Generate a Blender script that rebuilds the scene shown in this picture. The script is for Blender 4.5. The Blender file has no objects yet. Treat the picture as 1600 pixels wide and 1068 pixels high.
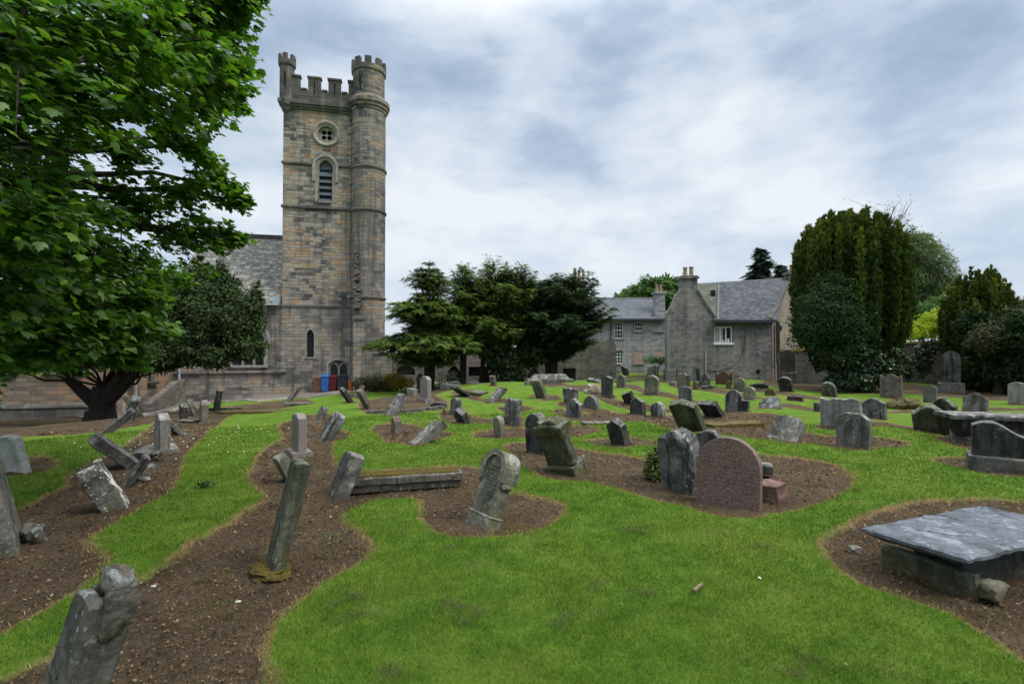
import bpy, bmesh, math, random
import numpy as np
from mathutils import Vector, Matrix, noise
R = math.radians
sc = bpy.context.scene
COL = sc.collection

# ---------------------------------------------------------------- camera
EYE = 2.1                      # eye height over the near lawn
F = 800.0                      # focal length in pixels of the 1600 px wide photograph
PITCH = math.atan(14 / 800)
cam = bpy.data.objects.new('camera', bpy.data.cameras.new('camera'))
COL.objects.link(cam)
cam.data.sensor_width = 36; cam.data.lens = 18.0
cam.data.clip_start = 0.05; cam.data.clip_end = 3000
cam.location = (0, 0, EYE); cam.rotation_euler = (R(90) + PITCH, 0, 0)
sc.camera = cam

# ---------------------------------------------------------------- world: nishita sky behind a broken layer of cloud
SUN_EL, SUN_AZ = R(52), R(112)          # azimuth clockwise from +Y
W = bpy.data.worlds.new('World'); sc.world = W; W.use_nodes = True
wn = W.node_tree; wn.nodes.clear()
def wnode(t, **kw):
    n = wn.nodes.new(t)
    for k, v in kw.items(): setattr(n, k, v)
    return n
wl = wn.links.new
def wmath(op, a, b=None, clamp=False):
    n = wnode('ShaderNodeMath', operation=op, use_clamp=clamp)
    for i, v in enumerate((a, b)):
        if v is None: continue
        if isinstance(v, (int, float)): n.inputs[i].default_value = v
        else: wl(v, n.inputs[i])
    return n.outputs[0]
def wramp(f, stops):
    n = wnode('ShaderNodeValToRGB'); e = n.color_ramp.elements
    while len(e) < len(stops): e.new(0.5)
    for el, (p, c) in zip(e, stops): el.position = p; el.color = (*c, 1)
    wl(f, n.inputs[0]); return n.outputs[0]
tc = wnode('ShaderNodeTexCoord'); sep = wnode('ShaderNodeSeparateXYZ'); wl(tc.outputs['Generated'], sep.inputs[0])
def wnoise(scale, detail, rough, dist=0.0, off=0.0, flat=2.0):
    mp = wnode('ShaderNodeMapping'); mp.inputs['Location'].default_value = (off, off * 1.7, off * .3); mp.inputs['Scale'].default_value = (1, 1, flat)
    wl(tc.outputs['Generated'], mp.inputs[0])
    n = wnode('ShaderNodeTexNoise'); n.inputs['Scale'].default_value = scale; n.inputs['Detail'].default_value = detail
    n.inputs['Roughness'].default_value = rough; n.inputs['Distortion'].default_value = dist
    wl(mp.outputs[0], n.inputs['Vector']); return n.outputs['Fac']
big = wnoise(2.0, 5, .48, .15, 4.3)
fine = wnoise(6.0, 7, .54, .1, 9.4, 2.3)
cl = wmath('ADD', wmath('MULTIPLY', big, .66), wmath('MULTIPLY', fine, .34))
cloud = wramp(cl, [(0.37, (.30, .395, .535)), (0.43, (.38, .48, .625)), (0.475, (.46, .56, .695)), (0.51, (.56, .65, .765)), (0.56, (.67, .745, .83)), (.63, (.83, .875, .915))])
# low on the horizon the layer thins to pale white
hz = wnode('ShaderNodeMapRange'); hz.interpolation_type = 'SMOOTHSTEP'
wl(sep.outputs[2], hz.inputs[0]); hz.inputs[1].default_value = 0.0; hz.inputs[2].default_value = .26
hz.inputs[3].default_value = .62; hz.inputs[4].default_value = 0.0
mh = wnode('ShaderNodeMix', data_type='RGBA'); wl(hz.outputs[0], mh.inputs[0]); wl(cloud, mh.inputs[6]); mh.inputs[7].default_value = (.63, .71, .81, 1)
# an overcast dome is brighter overhead than at the horizon
zen = wnode('ShaderNodeMapRange'); zen.interpolation_type = 'SMOOTHSTEP'
wl(sep.outputs[2], zen.inputs[0]); zen.inputs[1].default_value = .50; zen.inputs[2].default_value = .95
zen.inputs[3].default_value = 0.0; zen.inputs[4].default_value = 1.0
ml = wnode('ShaderNodeMix', data_type='RGBA', blend_type='MULTIPLY'); ml.inputs[0].default_value = 1
zc = wnode('ShaderNodeMix', data_type='RGBA'); wl(zen.outputs[0], zc.inputs[0]); zc.inputs[6].default_value = (1, 1, 1, 1); zc.inputs[7].default_value = (5.3, 4.8, 4.15, 1)
wl(mh.outputs[2], ml.inputs[6]); wl(zc.outputs[2], ml.inputs[7])
bg = wnode('ShaderNodeBackground'); wl(ml.outputs[2], bg.inputs[0]); bg.inputs[1].default_value = .60
sky = wnode('ShaderNodeTexSky', sky_type='NISHITA'); sky.sun_disc = False
sky.sun_elevation = SUN_EL; sky.sun_rotation = SUN_AZ
bs = wnode('ShaderNodeBackground'); wl(sky.outputs[0], bs.inputs[0]); bs.inputs[1].default_value = 0.075
mx = wnode('ShaderNodeMixShader'); mx.inputs[0].default_value = .90
wl(bs.outputs[0], mx.inputs[1]); wl(bg.outputs[0], mx.inputs[2])
wo = wnode('ShaderNodeOutputWorld'); wl(mx.outputs[0], wo.inputs[0])

# ---------------------------------------------------------------- sun, diffused by the cloud
sd = bpy.data.lights.new('sun', 'SUN'); sd.energy = 1.5; sd.angle = R(18); sd.color = (1, .95, .87)
sun = bpy.data.objects.new('sun', sd); COL.objects.link(sun)
dv = Vector((math.sin(SUN_AZ) * math.cos(SUN_EL), math.cos(SUN_AZ) * math.cos(SUN_EL), math.sin(SUN_EL)))
sun.rotation_euler = dv.to_track_quat('Z', 'Y').to_euler(); sun.location = (0, -5, 40)
sc.view_settings.view_transform = 'Standard'; sc.view_settings.look = 'None'
sc.view_settings.exposure = 0.86; sc.view_settings.gamma = 1.0
sc.cycles.max_bounces = 6; sc.cycles.transparent_max_bounces = 6; sc.cycles.diffuse_bounces = 3
sc.cycles.use_denoising = True

# ---------------------------------------------------------------- terrain height and lines of sight onto it
def ss(a, b, x):
    t = np.clip((x - a) / (b - a), 0, 1); return t * t * (3 - 2 * t)
def G(x, y):
    x = np.asarray(x, float); y = np.asarray(y, float)
    z = -.58 * ss(-1, -13, x) * ss(9, 27, y) - .52 * ss(-13.5, -19, x) * ss(9, 24, y)
    z = z + .50 * np.exp(-((x - 2.2) / 6.5) ** 2 - ((y - 25.5) / 6.0) ** 2)
    a = ss(6, 12, y)
    z = z + a * (.05 * np.sin(x * .9 + y * .35) + .05 * np.sin(y * .75 - x * .45 + 1.0) + .03 * np.sin(x * 1.7 - y * 1.1))
    z = z + (1 - a) * .03 * np.sin(x * 1.3 + .7) * np.sin(y * 1.1)
    return z
def gz(x, y): return float(G(x, y))
def ray(px, py):
    cx_, cz_ = (px - 800) / F, (534 - py) / F
    return np.array((cx_, math.cos(PITCH) - cz_ * math.sin(PITCH), math.sin(PITCH) + cz_ * math.cos(PITCH)))
def P(px, py, d):                          # a point of the place at depth d (metres along +Y)
    r = ray(px, py); t = d / r[1]
    return np.array((r[0] * t, d, EYE + r[2] * t))
TS = np.geomspace(.8, 160, 3500)
def at(px, py):                            # where the sight line meets the ground
    r = ray(px, py); h = EYE + r[2] * TS - G(r[0] * TS, r[1] * TS)
    k = np.argmax(h < 0)
    if h[k] >= 0: k = len(TS) - 1
    t = TS[k] if k == 0 else TS[k - 1] + (TS[k] - TS[k - 1]) * h[k - 1] / (h[k - 1] - h[k])
    return np.array((r[0] * t, r[1] * t, EYE + r[2] * t))

# ---------------------------------------------------------------- object helpers
def tag(o, label=None, cat=None, group=None, kind=None):
    if label: o['label'] = label
    if cat: o['category'] = cat
    if group: o['group'] = group
    if kind: o['kind'] = kind
    return o
def empty(name, loc=(0, 0, 0), rz=0.0):
    o = bpy.data.objects.new(name, None); COL.objects.link(o)
    o.location = loc; o.rotation_euler = (0, 0, rz); o.empty_display_size = .3
    return o
def link(name, me, material=None, parent=None, loc=None, rot=None):
    o = bpy.data.objects.new(name, me); COL.objects.link(o)
    if material is not None: me.materials.append(material)
    if parent is not None: o.parent = parent
    if loc is not None: o.location = loc
    if rot is not None: o.rotation_euler = rot
    return o
def np_mesh(name, V, Fc, attrs=None, smooth=False):
    V = np.ascontiguousarray(V, dtype=np.float32); Fc = np.ascontiguousarray(Fc, dtype=np.int32)
    me = bpy.data.meshes.new(name); m, k = Fc.shape
    me.vertices.add(len(V)); me.vertices.foreach_set('co', V.ravel())
    me.loops.add(m * k); me.loops.foreach_set('vertex_index', Fc.ravel())
    me.polygons.add(m); me.polygons.foreach_set('loop_start', np.arange(0, m * k, k, dtype=np.int32))
    me.polygons.foreach_set('loop_total', np.full(m, k, dtype=np.int32))
    if smooth: me.polygons.foreach_set('use_smooth', np.ones(m, dtype=bool))
    for an, av in (attrs or {}).items():
        at_ = me.attributes.new(an, 'FLOAT', 'POINT'); at_.data.foreach_set('value', np.asarray(av, np.float32))
    me.update(calc_edges=True)
    return me
class MB:
    """collects faces in metres; every face gets metric UVs (along the face, up the face)"""
    def __init__(s): s.v, s.f, s.uv = [], [], []
    def face(s, pts, uv=None):
        b = len(s.v); pts = [Vector(p) for p in pts]; s.v += pts; s.f.append(tuple(range(b, b + len(pts))))
        if uv is None:
            n = Vector((0, 0, 0))
            for i in range(len(pts)):
                a, c = pts[i], pts[(i + 1) % len(pts)]
                n += Vector(((a.y - c.y) * (a.z + c.z), (a.z - c.z) * (a.x + c.x), (a.x - c.x) * (a.y + c.y)))
            if n.length: n.normalize()
            if abs(n.z) > .9: uv = [(p.x, p.y) for p in pts]
            else:
                t = Vector((-n.y, n.x, 0)).normalized(); w = n.cross(t)
                if w.z < 0: w = -w
                uv = [(p.dot(t), p.dot(w)) for p in pts]
        s.uv += list(uv)
    def box(s, x0, x1, y0, y1, z0, z1, M=None):
        c = [Vector((x, y, z)) for z in (z0, z1) for y in (y0, y1) for x in (x0, x1)]
        if M is not None: c = [M @ p for p in c]
        for q in ((0, 2, 3, 1), (4, 5, 7, 6), (0, 1, 5, 4), (2, 6, 7, 3), (0, 4, 6, 2), (1, 3, 7, 5)): s.face([c[i] for i in q])
        return s
    def hexa(s, lo, hi):                    # two quads (counter-clockwise seen from above)
        n = len(lo)
        s.face(list(reversed(lo))); s.face(hi)
        for i in range(n): s.face([lo[i], lo[(i + 1) % n], hi[(i + 1) % n], hi[i]])
        return s
    def prism(s, poly, y0, y1, M=None):     # polygon in (x, z), counter-clockwise seen from -Y, pushed along Y
        a = [Vector((x, y0, z)) for x, z in poly]; b = [Vector((x, y1, z)) for x, z in poly]
        if M is not None: a = [M @ p for p in a]; b = [M @ p for p in b]
        s.face(a); s.face(list(reversed(b)))
        for i in range(len(a)):
            j = (i + 1) % len(a); s.face([a[j], a[i], b[i], b[j]])
        return s
    def lathe(s, prof, cx=0, cy=0, n=28, a0=0, a1=2 * math.pi, cap=True):
        full = abs(a1 - a0 - 2 * math.pi) < 1e-6
        for i in range(n):
            t0 = a0 + (a1 - a0) * i / n; t1 = a0 + (a1 - a0) * (i + 1) / n
            vv = 0
            for (r0, z0), (r1, z1) in zip(prof, prof[1:]):
                dz = math.hypot(r1 - r0, z1 - z0); rm = max(r0, r1, .05)
                pts = [(cx + r0 * math.cos(t0), cy + r0 * math.sin(t0), z0), (cx + r0 * math.cos(t1), cy + r0 * math.sin(t1), z0),
                       (cx + r1 * math.cos(t1), cy + r1 * math.sin(t1), z1), (cx + r1 * math.cos(t0), cy + r1 * math.sin(t0), z1)]
                s.face(pts, [(t0 * rm, z0 + vv), (t1 * rm, z0 + vv), (t1 * rm, z0 + vv + dz), (t0 * rm, z0 + vv + dz)])
        if cap:
            for (r, z), up in ((prof[0], False), (prof[-1], True)):
                if r > 1e-4:
                    ring = [(cx + r * math.cos(a0 + (a1 - a0) * i / n), cy + r * math.sin(a0 + (a1 - a0) * i / n), z) for i in range(n)]
                    s.face(ring if up else ring[::-1])
        return s
    def tube(s, pts, r0, r1=None, n=6):
        pts = [Vector(p) for p in pts]; r1 = r0 if r1 is None else r1; rings = []
        for i, p in enumerate(pts):
            d = (pts[min(i + 1, len(pts) - 1)] - pts[max(i - 1, 0)]).normalized()
            a = d.orthogonal().normalized() if abs(d.z) > .95 else d.cross(Vector((0, 0, 1))).normalized()
            b = d.cross(a); r = r0 + (r1 - r0) * i / (len(pts) - 1)
            rings.append([p + (a * math.cos(2 * math.pi * k / n) + b * math.sin(2 * math.pi * k / n)) * r for k in range(n)])
        for A, B in zip(rings, rings[1:]):
            for k in range(n): s.face([A[k], B[k], B[(k + 1) % n], A[(k + 1) % n]])
        s.face(rings[0]); s.face(rings[-1][::-1])
        return s
    def mesh(s, name, weld=True, bevel=0, smooth=None, seg=1):
        me = bpy.data.meshes.new(name); me.from_pydata([tuple(p) for p in s.v], [], s.f)
        ul = me.uv_layers.new(name='UV'); ul.data.foreach_set('uv', np.array(s.uv, np.float32).ravel())
        bm = bmesh.new(); bm.from_mesh(me)
        if weld: bmesh.ops.remove_doubles(bm, verts=bm.verts, dist=1e-4)
        bmesh.ops.recalc_face_normals(bm, faces=bm.faces)
        if bevel: bmesh.ops.bevel(bm, geom=[e for e in bm.edges if e.is_manifold and e.calc_face_angle(0) > .5], offset=bevel, segments=seg, affect='EDGES', clamp_overlap=True)
        bm.to_mesh(me); bm.free()
        if smooth:
            me.polygons.foreach_set('use_smooth', np.ones(len(me.polygons), dtype=bool)); me.set_sharp_from_angle(angle=R(smooth))
        return me
    def build(s, name, material=None, parent=None, loc=None, rot=None, **kw):
        return link(name, s.mesh(name, **kw), material, parent, loc, rot)
def carve(me, cutters, name):               # boolean openings; returns a new mesh
    o = bpy.data.objects.new('work', me); COL.objects.link(o); tmp = []
    for c in cutters:
        co = bpy.data.objects.new('cut', c); COL.objects.link(co); tmp.append(co)
        m = o.modifiers.new('b', 'BOOLEAN'); m.operation = 'DIFFERENCE'; m.solver = 'EXACT'; m.object = co
    dg = bpy.context.evaluated_depsgraph_get(); dg.update()
    out = bpy.data.meshes.new_from_object(o.evaluated_get(dg)); out.name = name
    for co in tmp + [o]: bpy.data.objects.remove(co)
    out.materials.clear()
    return out
def arch(w, z0, z1, kind='pointed', n=8, cx=0.0):      # outline (x, z) of an opening, counter-clockwise seen from -Y
    h = w / 2; pts = [(cx - h, z0), (cx + h, z0)]
    if kind == 'round':
        zs = z1 - h
        pts += [(cx + h * math.cos(math.pi * i / (2 * n)), zs + h * math.sin(math.pi * i / (2 * n))) for i in range(2 * n + 1)]
    elif kind == 'pointed':
        rise = w * .87; zs = z1 - rise
        rr = [(cx - h + w * math.cos(math.pi / 3 * i / n), zs + w * math.sin(math.pi / 3 * i / n)) for i in range(n + 1)]
        pts += rr + [(2 * cx - x, z) for x, z in rr[-2::-1]]
    elif kind == 'seg':
        rise = w * .22; r = (h * h + rise * rise) / (2 * rise); a = math.asin(h / r); zc = z1 - r
        pts += [(cx + r * math.sin(a - 2 * a * i / (2 * n)), zc + r * math.cos(a - 2 * a * i / (2 * n))) for i in range(2 * n + 1)]
    else: pts += [(cx + h, z1), (cx - h, z1)]
    return pts
def ringband(outer, inner):                  # pairs two outlines of the same count
    return outer, inner
# ---------------------------------------------------------------- procedural materials
class Mat:
    def __init__(s, name, rough=.9, spec=.25):
        s.m = bpy.data.materials.new(name); s.m.use_nodes = True; s.nt = s.m.node_tree
        s.b = s.nt.nodes['Principled BSDF']; s.b.inputs['Roughness'].default_value = rough
        s.b.inputs['Specular IOR Level'].default_value = spec; s.out = s.nt.nodes['Material Output']
    def n(s, t, ins=None, **props):
        nd = s.nt.nodes.new(t)
        for k, v in props.items(): setattr(nd, k, v)
        for k, v in (ins or {}).items(): s.set(nd.inputs[k], v)
        return nd
    def set(s, sock, v):
        if isinstance(v, bpy.types.NodeSocket): s.nt.links.new(v, sock)
        elif isinstance(v, (tuple, list)) and len(v) == 3 and sock.type == 'RGBA': sock.default_value = (*v, 1)
        else: sock.default_value = v
    def coord(s, kind='Object', scale=(1, 1, 1), off=None, rnd=False):
        o = s.n('ShaderNodeTexCoord').outputs[kind]
        if rnd:
            r = s.n('ShaderNodeObjectInfo').outputs['Random']
            k = s.n('ShaderNodeVectorMath', {0: o}, operation='ADD'); mm = s.math('MULTIPLY', r, 37.0)
            c = s.n('ShaderNodeCombineXYZ', {0: mm, 1: mm, 2: s.math('MULTIPLY', r, 11.0)}); s.set(k.inputs[1], c.outputs[0]); o = k.outputs[0]
        return s.n('ShaderNodeMapping', {'Vector': o, 'Scale': scale, 'Location': off or (0, 0, 0)}).outputs[0]
    def noise(s, v, scale, detail=4, rough=.55, dist=0.0, out='Fac'):
        return s.n('ShaderNodeTexNoise', {'Vector': v, 'Scale': scale, 'Detail': detail, 'Roughness': rough, 'Distortion': dist}).outputs[out]
    def math(s, op, a, b=None, clamp=False):
        nd = s.n('ShaderNodeMath', {0: a}, operation=op, use_clamp=clamp)
        if b is not None: s.set(nd.inputs[1], b)
        return nd.outputs[0]
    def rng(s, v, a, b, c=0.0, d=1.0):
        return s.n('ShaderNodeMapRange', {0: v, 1: a, 2: b, 3: c, 4: d}, interpolation_type='SMOOTHSTEP').outputs[0]
    def mix(s, f, a, b, blend='MIX'):
        nd = s.n('ShaderNodeMix', data_type='RGBA', blend_type=blend); s.set(nd.inputs[0], f); s.set(nd.inputs[6], a); s.set(nd.inputs[7], b)
        return nd.outputs[2]
    def ramp(s, f, stops, interp='LINEAR'):
        nd = s.n('ShaderNodeValToRGB', {0: f}); cr = nd.color_ramp; cr.interpolation = interp
        while len(cr.elements) < len(stops): cr.elements.new(.5)
        for e, (p, c) in zip(cr.elements, stops): e.position = p; e.color = (*c, 1)
        return nd.outputs[0]
    def attr(s, name): return s.n('ShaderNodeAttribute', attribute_name=name).outputs['Fac']
    def color(s, c): s.set(s.b.inputs['Base Color'], c); return s
    def bump(s, h, strength=.5, dist=.02):
        s.set(s.b.inputs['Normal'], s.n('ShaderNodeBump', {'Height': h, 'Strength': strength, 'Distance': dist}).outputs[0]); return s
M = {}
def plain(key, c, rough=.8, var=.25, scale=6, spec=.3, metal=0):
    a = Mat(key, rough, spec); v = a.coord(rnd=True); nz = a.noise(v, scale, 5)
    lo = tuple(x * (1 - var) for x in c); hi = tuple(min(1, x * (1 + var)) for x in c)
    a.color(a.ramp(nz, [(.3, lo), (.7, hi)])); a.b.inputs['Metallic'].default_value = metal
    M[key] = a.m; return a

def ashlar(key, palette, bw=.62, bh=.30, mortar=(.16, .15, .13), streak=.35, rubble=0.0, ms=.012):
    """coursed stone: one tone per block from a palette, weather streaks, mortar"""
    a = Mat(key, .92, .15); uv = a.coord('UV')
    wob = a.noise(uv, 1.3, 3, out='Color')
    dv_ = a.n('ShaderNodeVectorMath', {0: wob, 1: (-.5, -.5, -.5)}, operation='ADD').outputs[0]
    sc_ = a.n('ShaderNodeVectorMath', {0: dv_, 'Scale': .05 + rubble}, operation='SCALE').outputs[0]
    uvw = a.n('ShaderNodeVectorMath', {0: uv, 1: sc_}, operation='ADD').outputs[0]
    br = a.n('ShaderNodeTexBrick', {'Vector': uvw, 'Color1': (0, 0, 0), 'Color2': (1, 1, 1), 'Mortar': (.5, .5, .5), 'Scale': 1.0,
             'Mortar Size': ms, 'Mortar Smooth': .3, 'Bias': 0.0, 'Brick Width': bw, 'Row Height': bh}, offset=.43, squash=.72, squash_frequency=3)
    b2 = a.n('ShaderNodeTexBrick', {'Vector': uvw, 'Color1': (0, 0, 0), 'Color2': (1, 1, 1), 'Mortar': (.5, .5, .5), 'Scale': 1.0,
             'Mortar Size': ms, 'Mortar Smooth': .3, 'Bias': 0.0, 'Brick Width': bw * .62, 'Row Height': bh * .6667}, offset=.5, squash=1.3, squash_frequency=2)
    row = a.math('GREATER_THAN', a.noise(a.coord('UV', (.12, 1.1, 1)), 1.0, 2), .5)
    bcol = a.mix(row, br.outputs['Color'], b2.outputs['Color']); bfac = a.n('ShaderNodeMix', {0: row, 2: br.outputs['Fac'], 3: b2.outputs['Fac']}).outputs[0]
    big_ = a.noise(uv, .33, 4, .6); mid = a.noise(uv, 2.2, 5, .65)
    tone = a.math('ADD', a.math('MULTIPLY', bcol, .52), a.math('MULTIPLY', a.rng(big_, .32, .68), .56))
    tone = a.math('ADD', a.math('SUBTRACT', tone, .06), a.math('MULTIPLY', a.math('SUBTRACT', mid, .5), .35))
    c = a.ramp(tone, palette)
    c = a.mix(a.rng(mid, .35, .75, 0, .55), c, a.mix(.55, c, (.07, .066, .062)))
    sv = a.coord('UV', (2.2, .15, 1)); sn = a.noise(sv, 1.0, 6, .65, .4)
    c = a.mix(a.rng(sn, .50, .66, 0, min(1, streak * 1.7)), c, (.06, .057, .058)); c = a.mix(a.rng(sn, .46, .30, 0, streak), c, (.36, .35, .345))
    ln = a.noise(a.coord('UV', (1, 1, 1), (7.3, 2.2, 0)), 3.1, 6, .7)
    c = a.mix(a.rng(ln, .60, .74, 0, .55), c, (.36, .35, .32))
    c = a.mix(a.math('MULTIPLY', bfac, .75), c, mortar)
    a.color(c)
    h = a.math('SUBTRACT', a.math('ADD', a.math('MULTIPLY', mid, .9), a.math('MULTIPLY', bcol, .45)), bfac)
    a.bump(h, 1.0, .05); M[key] = a.m; return a
GREY = [(.10, (.065, .061, .062)), (.22, (.125, .116, .11)), (.36, (.215, .196, .176)), (.50, (.31, .28, .24)), (.62, (.36, .31, .25)), (.70, (.38, .24, .13)), (.79, (.35, .215, .12)), (.87, (.30, .26, .22)), (.96, (.40, .37, .33))]
ashlar('tower_stone', GREY, .66, .30, rubble=.05)
ashlar('turret_stone', [(.05, (.06, .057, .056)), (.25, (.12, .112, .107)), (.48, (.20, .186, .172)), (.66, (.27, .235, .195)), (.78, (.32, .21, .125)), (.92, (.29, .265, .24))], .62, .30, rubble=.05)
ashlar('nave_stone', [(.05, (.09, .085, .08)), (.26, (.17, .16, .147)), (.48, (.265, .245, .217)), (.66, (.34, .30, .245)), (.8, (.34, .24, .16)), (.95, (.36, .33, .29))], .62, .30, streak=.4, rubble=.06)
ashlar('aisle_stone', [(0, (.10, .085, .075)), (.3, (.17, .14, .115)), (.5, (.23, .185, .145)), (.7, (.31, .20, .13)), (.85, (.33, .19, .11)), (1, (.25, .21, .17))], .7, .30, streak=.15)
ashlar('dark_ashlar', [(0, (.05, .048, .045)), (.4, (.09, .085, .08)), (.7, (.13, .12, .11)), (1, (.15, .14, .12))], .8, .35)
ashlar('house_ashlar', [(0, (.17, .18, .19)), (.3, (.25, .26, .27)), (.6, (.34, .34, .34)), (.85, (.37, .33, .29)), (1, (.31, .32, .33))], .75, .32, (.34, .33, .31), .2)
ashlar('rubble', [(0, (.07, .065, .06)), (.3, (.12, .11, .10)), (.55, (.18, .165, .145)), (.8, (.24, .21, .175)), (1, (.27, .22, .17))], .38, .19, (.15, .14, .125), .25, .14, .02)
ashlar('warm_rubble', [(0, (.12, .105, .09)), (.3, (.2, .17, .14)), (.6, (.28, .235, .185)), (.8, (.33, .24, .17)), (1, (.3, .27, .23))], .42, .22, (.22, .2, .17), .15, .12, .02)

ashlar('harl', [(.05, (.07, .068, .068)), (.25, (.13, .127, .126)), (.5, (.195, .189, .185)), (.7, (.25, .238, .225)), (.85, (.26, .21, .17)), (.96, (.31, .30, .285))], .40, .21, (.21, .205, .2), .35, .13, .02)
def slate(key, lo, mid, hi, lich=.15, lc=(.32, .33, .32), bw=.26, bh=.17):
    a = Mat(key, .8, .15); uv = a.coord('UV')
    br = a.n('ShaderNodeTexBrick', {'Vector': uv, 'Color1': (0, 0, 0), 'Color2': (1, 1, 1), 'Mortar': (0, 0, 0), 'Scale': 1.0, 'Mortar Size': .006,
             'Mortar Smooth': .1, 'Brick Width': bw, 'Row Height': bh}, offset=.5)
    n1 = a.noise(uv, .6, 5, .6)
    c = a.ramp(a.math('ADD', a.math('MULTIPLY', br.outputs['Color'], .6), a.math('MULTIPLY', n1, .5)), [(.15, lo), (.5, mid), (.95, hi)])
    n2 = a.noise(uv, 2.4, 8, .75); c = a.mix(a.rng(n2, .60 - lich * .4, .72 - lich * .3, 0, .75), c, lc)
    c = a.mix(a.math('MULTIPLY', br.outputs['Fac'], .7), c, (.03, .03, .035)); a.color(c)
    g = a.math('FRACT', a.math('DIVIDE', a.n('ShaderNodeSeparateXYZ', {0: uv}).outputs[1], bh))
    a.bump(a.math('ADD', a.math('MULTIPLY', g, -.6), a.math('MULTIPLY', br.outputs['Color'], .4)), .8, .02); M[key] = a.m
slate('slate', (.038, .042, .05), (.068, .073, .084), (.12, .127, .142), .05)
slate('far_slate', (.062, .07, .084), (.095, .104, .12), (.135, .145, .162), .03)
slate('mossy_slate', (.06, .066, .055), (.09, .097, .078), (.13, .135, .11), .15, (.17, .17, .12))
slate('church_slate', (.075, .073, .062), (.13, .126, .108), (.185, .18, .16), .30, (.40, .39, .36), .34, .22)

def headstone(key, c0, c1, dark=(.03, .032, .03), lichen=(.40, .395, .36), moss=(.085, .07, .016), wd=.5, wl_=.4, wm=.4, streak=.5, top=.5):
    """weathered slab: two tones, dark run-off streaks, pale crusts (more on upward faces), moss towards the foot"""
    a = Mat(key, .93, .15); v = a.coord(rnd=True); o = a.n('ShaderNodeTexCoord').outputs['Object']
    n1 = a.noise(v, 2.6, 6, .62, .4); c = a.ramp(n1, [(.32, c0), (.68, c1)])
    st = a.noise(a.coord(scale=(7, 7, .8), rnd=True), 1.0, 5, .6, .3)
    c = a.mix(a.rng(st, .48, .62, 0, min(1, streak * 1.35)), c, dark)
    nd_ = a.noise(v, 2.3, 7, .7, .8); c = a.mix(a.rng(nd_, .50, .62, 0, min(1, wd * 1.3)), c, dark)
    nl = a.noise(v, 5.0, 8, .72, .3); up = a.n('ShaderNodeSeparateXYZ', {0: a.n('ShaderNodeNewGeometry').outputs['Normal']}).outputs[2]
    nl2 = a.math('ADD', nl, a.math('MULTIPLY', a.rng(up, .1, .8), top * .16))
    c = a.mix(a.rng(nl2, .57, .66, 0, min(1, wl_ * 1.35)), c, lichen)
    sp = a.n('ShaderNodeTexVoronoi', {'Vector': v, 'Scale': 15}).outputs['Distance']; sn_ = a.noise(v, 3, 2)
    c = a.mix(a.math('MULTIPLY', a.rng(sp, .26, .15), a.rng(sn_, .52, .6, 0, wl_)), c, tuple(min(1, x * 1.25) for x in lichen))
    z = a.n('ShaderNodeSeparateXYZ', {0: o}).outputs[2]; nm = a.noise(v, 6, 6, .65)
    zm = a.math('SUBTRACT', nm, a.math('MULTIPLY', z, .55))
    c = a.mix(a.rng(zm, .40, .58, 0, wm), c, moss)
    gr = a.noise(v, 22, 8, .8); c = a.mix(a.rng(gr, .42, .68, 0, .6), c, tuple(x * .38 for x in c0)); c = a.mix(a.rng(gr, .45, .28, 0, .45), c, tuple(min(1, x * 1.35) for x in c1))
    a.color(c)
    a.bump(a.math('ADD', a.math('MULTIPLY', a.noise(v, 28, 6, .7), .55), a.math('ADD', a.math('MULTIPLY', n1, 1.2), a.math('MULTIPLY', st, .5))), .8, .02)
    M[key] = a.m; return a
headstone('grey_stone', (.085, .084, .076), (.185, .18, .163))
headstone('pale_stone', (.165, .162, .148), (.30, .295, .27), wd=.25, wl_=.6, wm=.3, streak=.3)
headstone('blue_stone', (.075, .077, .078), (.175, .175, .17), dark=(.016, .017, .019), wl_=.55, wm=.25, streak=.65)
headstone('dark_stone', (.035, .036, .034), (.085, .085, .08), dark=(.012, .012, .012), wl_=.35, wm=.35, lichen=(.30, .30, .28), top=.9)
headstone('green_stone', (.065, .072, .048), (.13, .135, .095), dark=(.02, .022, .016), lichen=(.26, .27, .22), wl_=.35, wm=.7, top=.8)
headstone('olive_stone', (.11, .11, .08), (.215, .21, .16), dark=(.055, .055, .045), wd=.3, wl_=.45, wm=.5, streak=.3)
headstone('brown_stone', (.13, .105, .09), (.21, .175, .15), dark=(.04, .034, .03), wl_=.2, wm=.4, streak=.35)
headstone('rusty_stone', (.11, .062, .045), (.165, .095, .07), dark=(.04, .025, .02), wl_=.12, wm=.25, streak=.4)
headstone('streaked_stone', (.12, .13, .11), (.36, .37, .34), dark=(.05, .052, .045), wl_=.4, wm=.6, streak=.85)
headstone('mossy_stone', (.09, .075, .03), (.13, .11, .04), dark=(.03, .025, .012), moss=(.11, .085, .018), wl_=.1, wm=.9)
headstone('white_stone', (.36, .36, .345), (.52, .52, .50), dark=(.15, .15, .145), wd=.2, wl_=.6, wm=.15, streak=.25)
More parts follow.
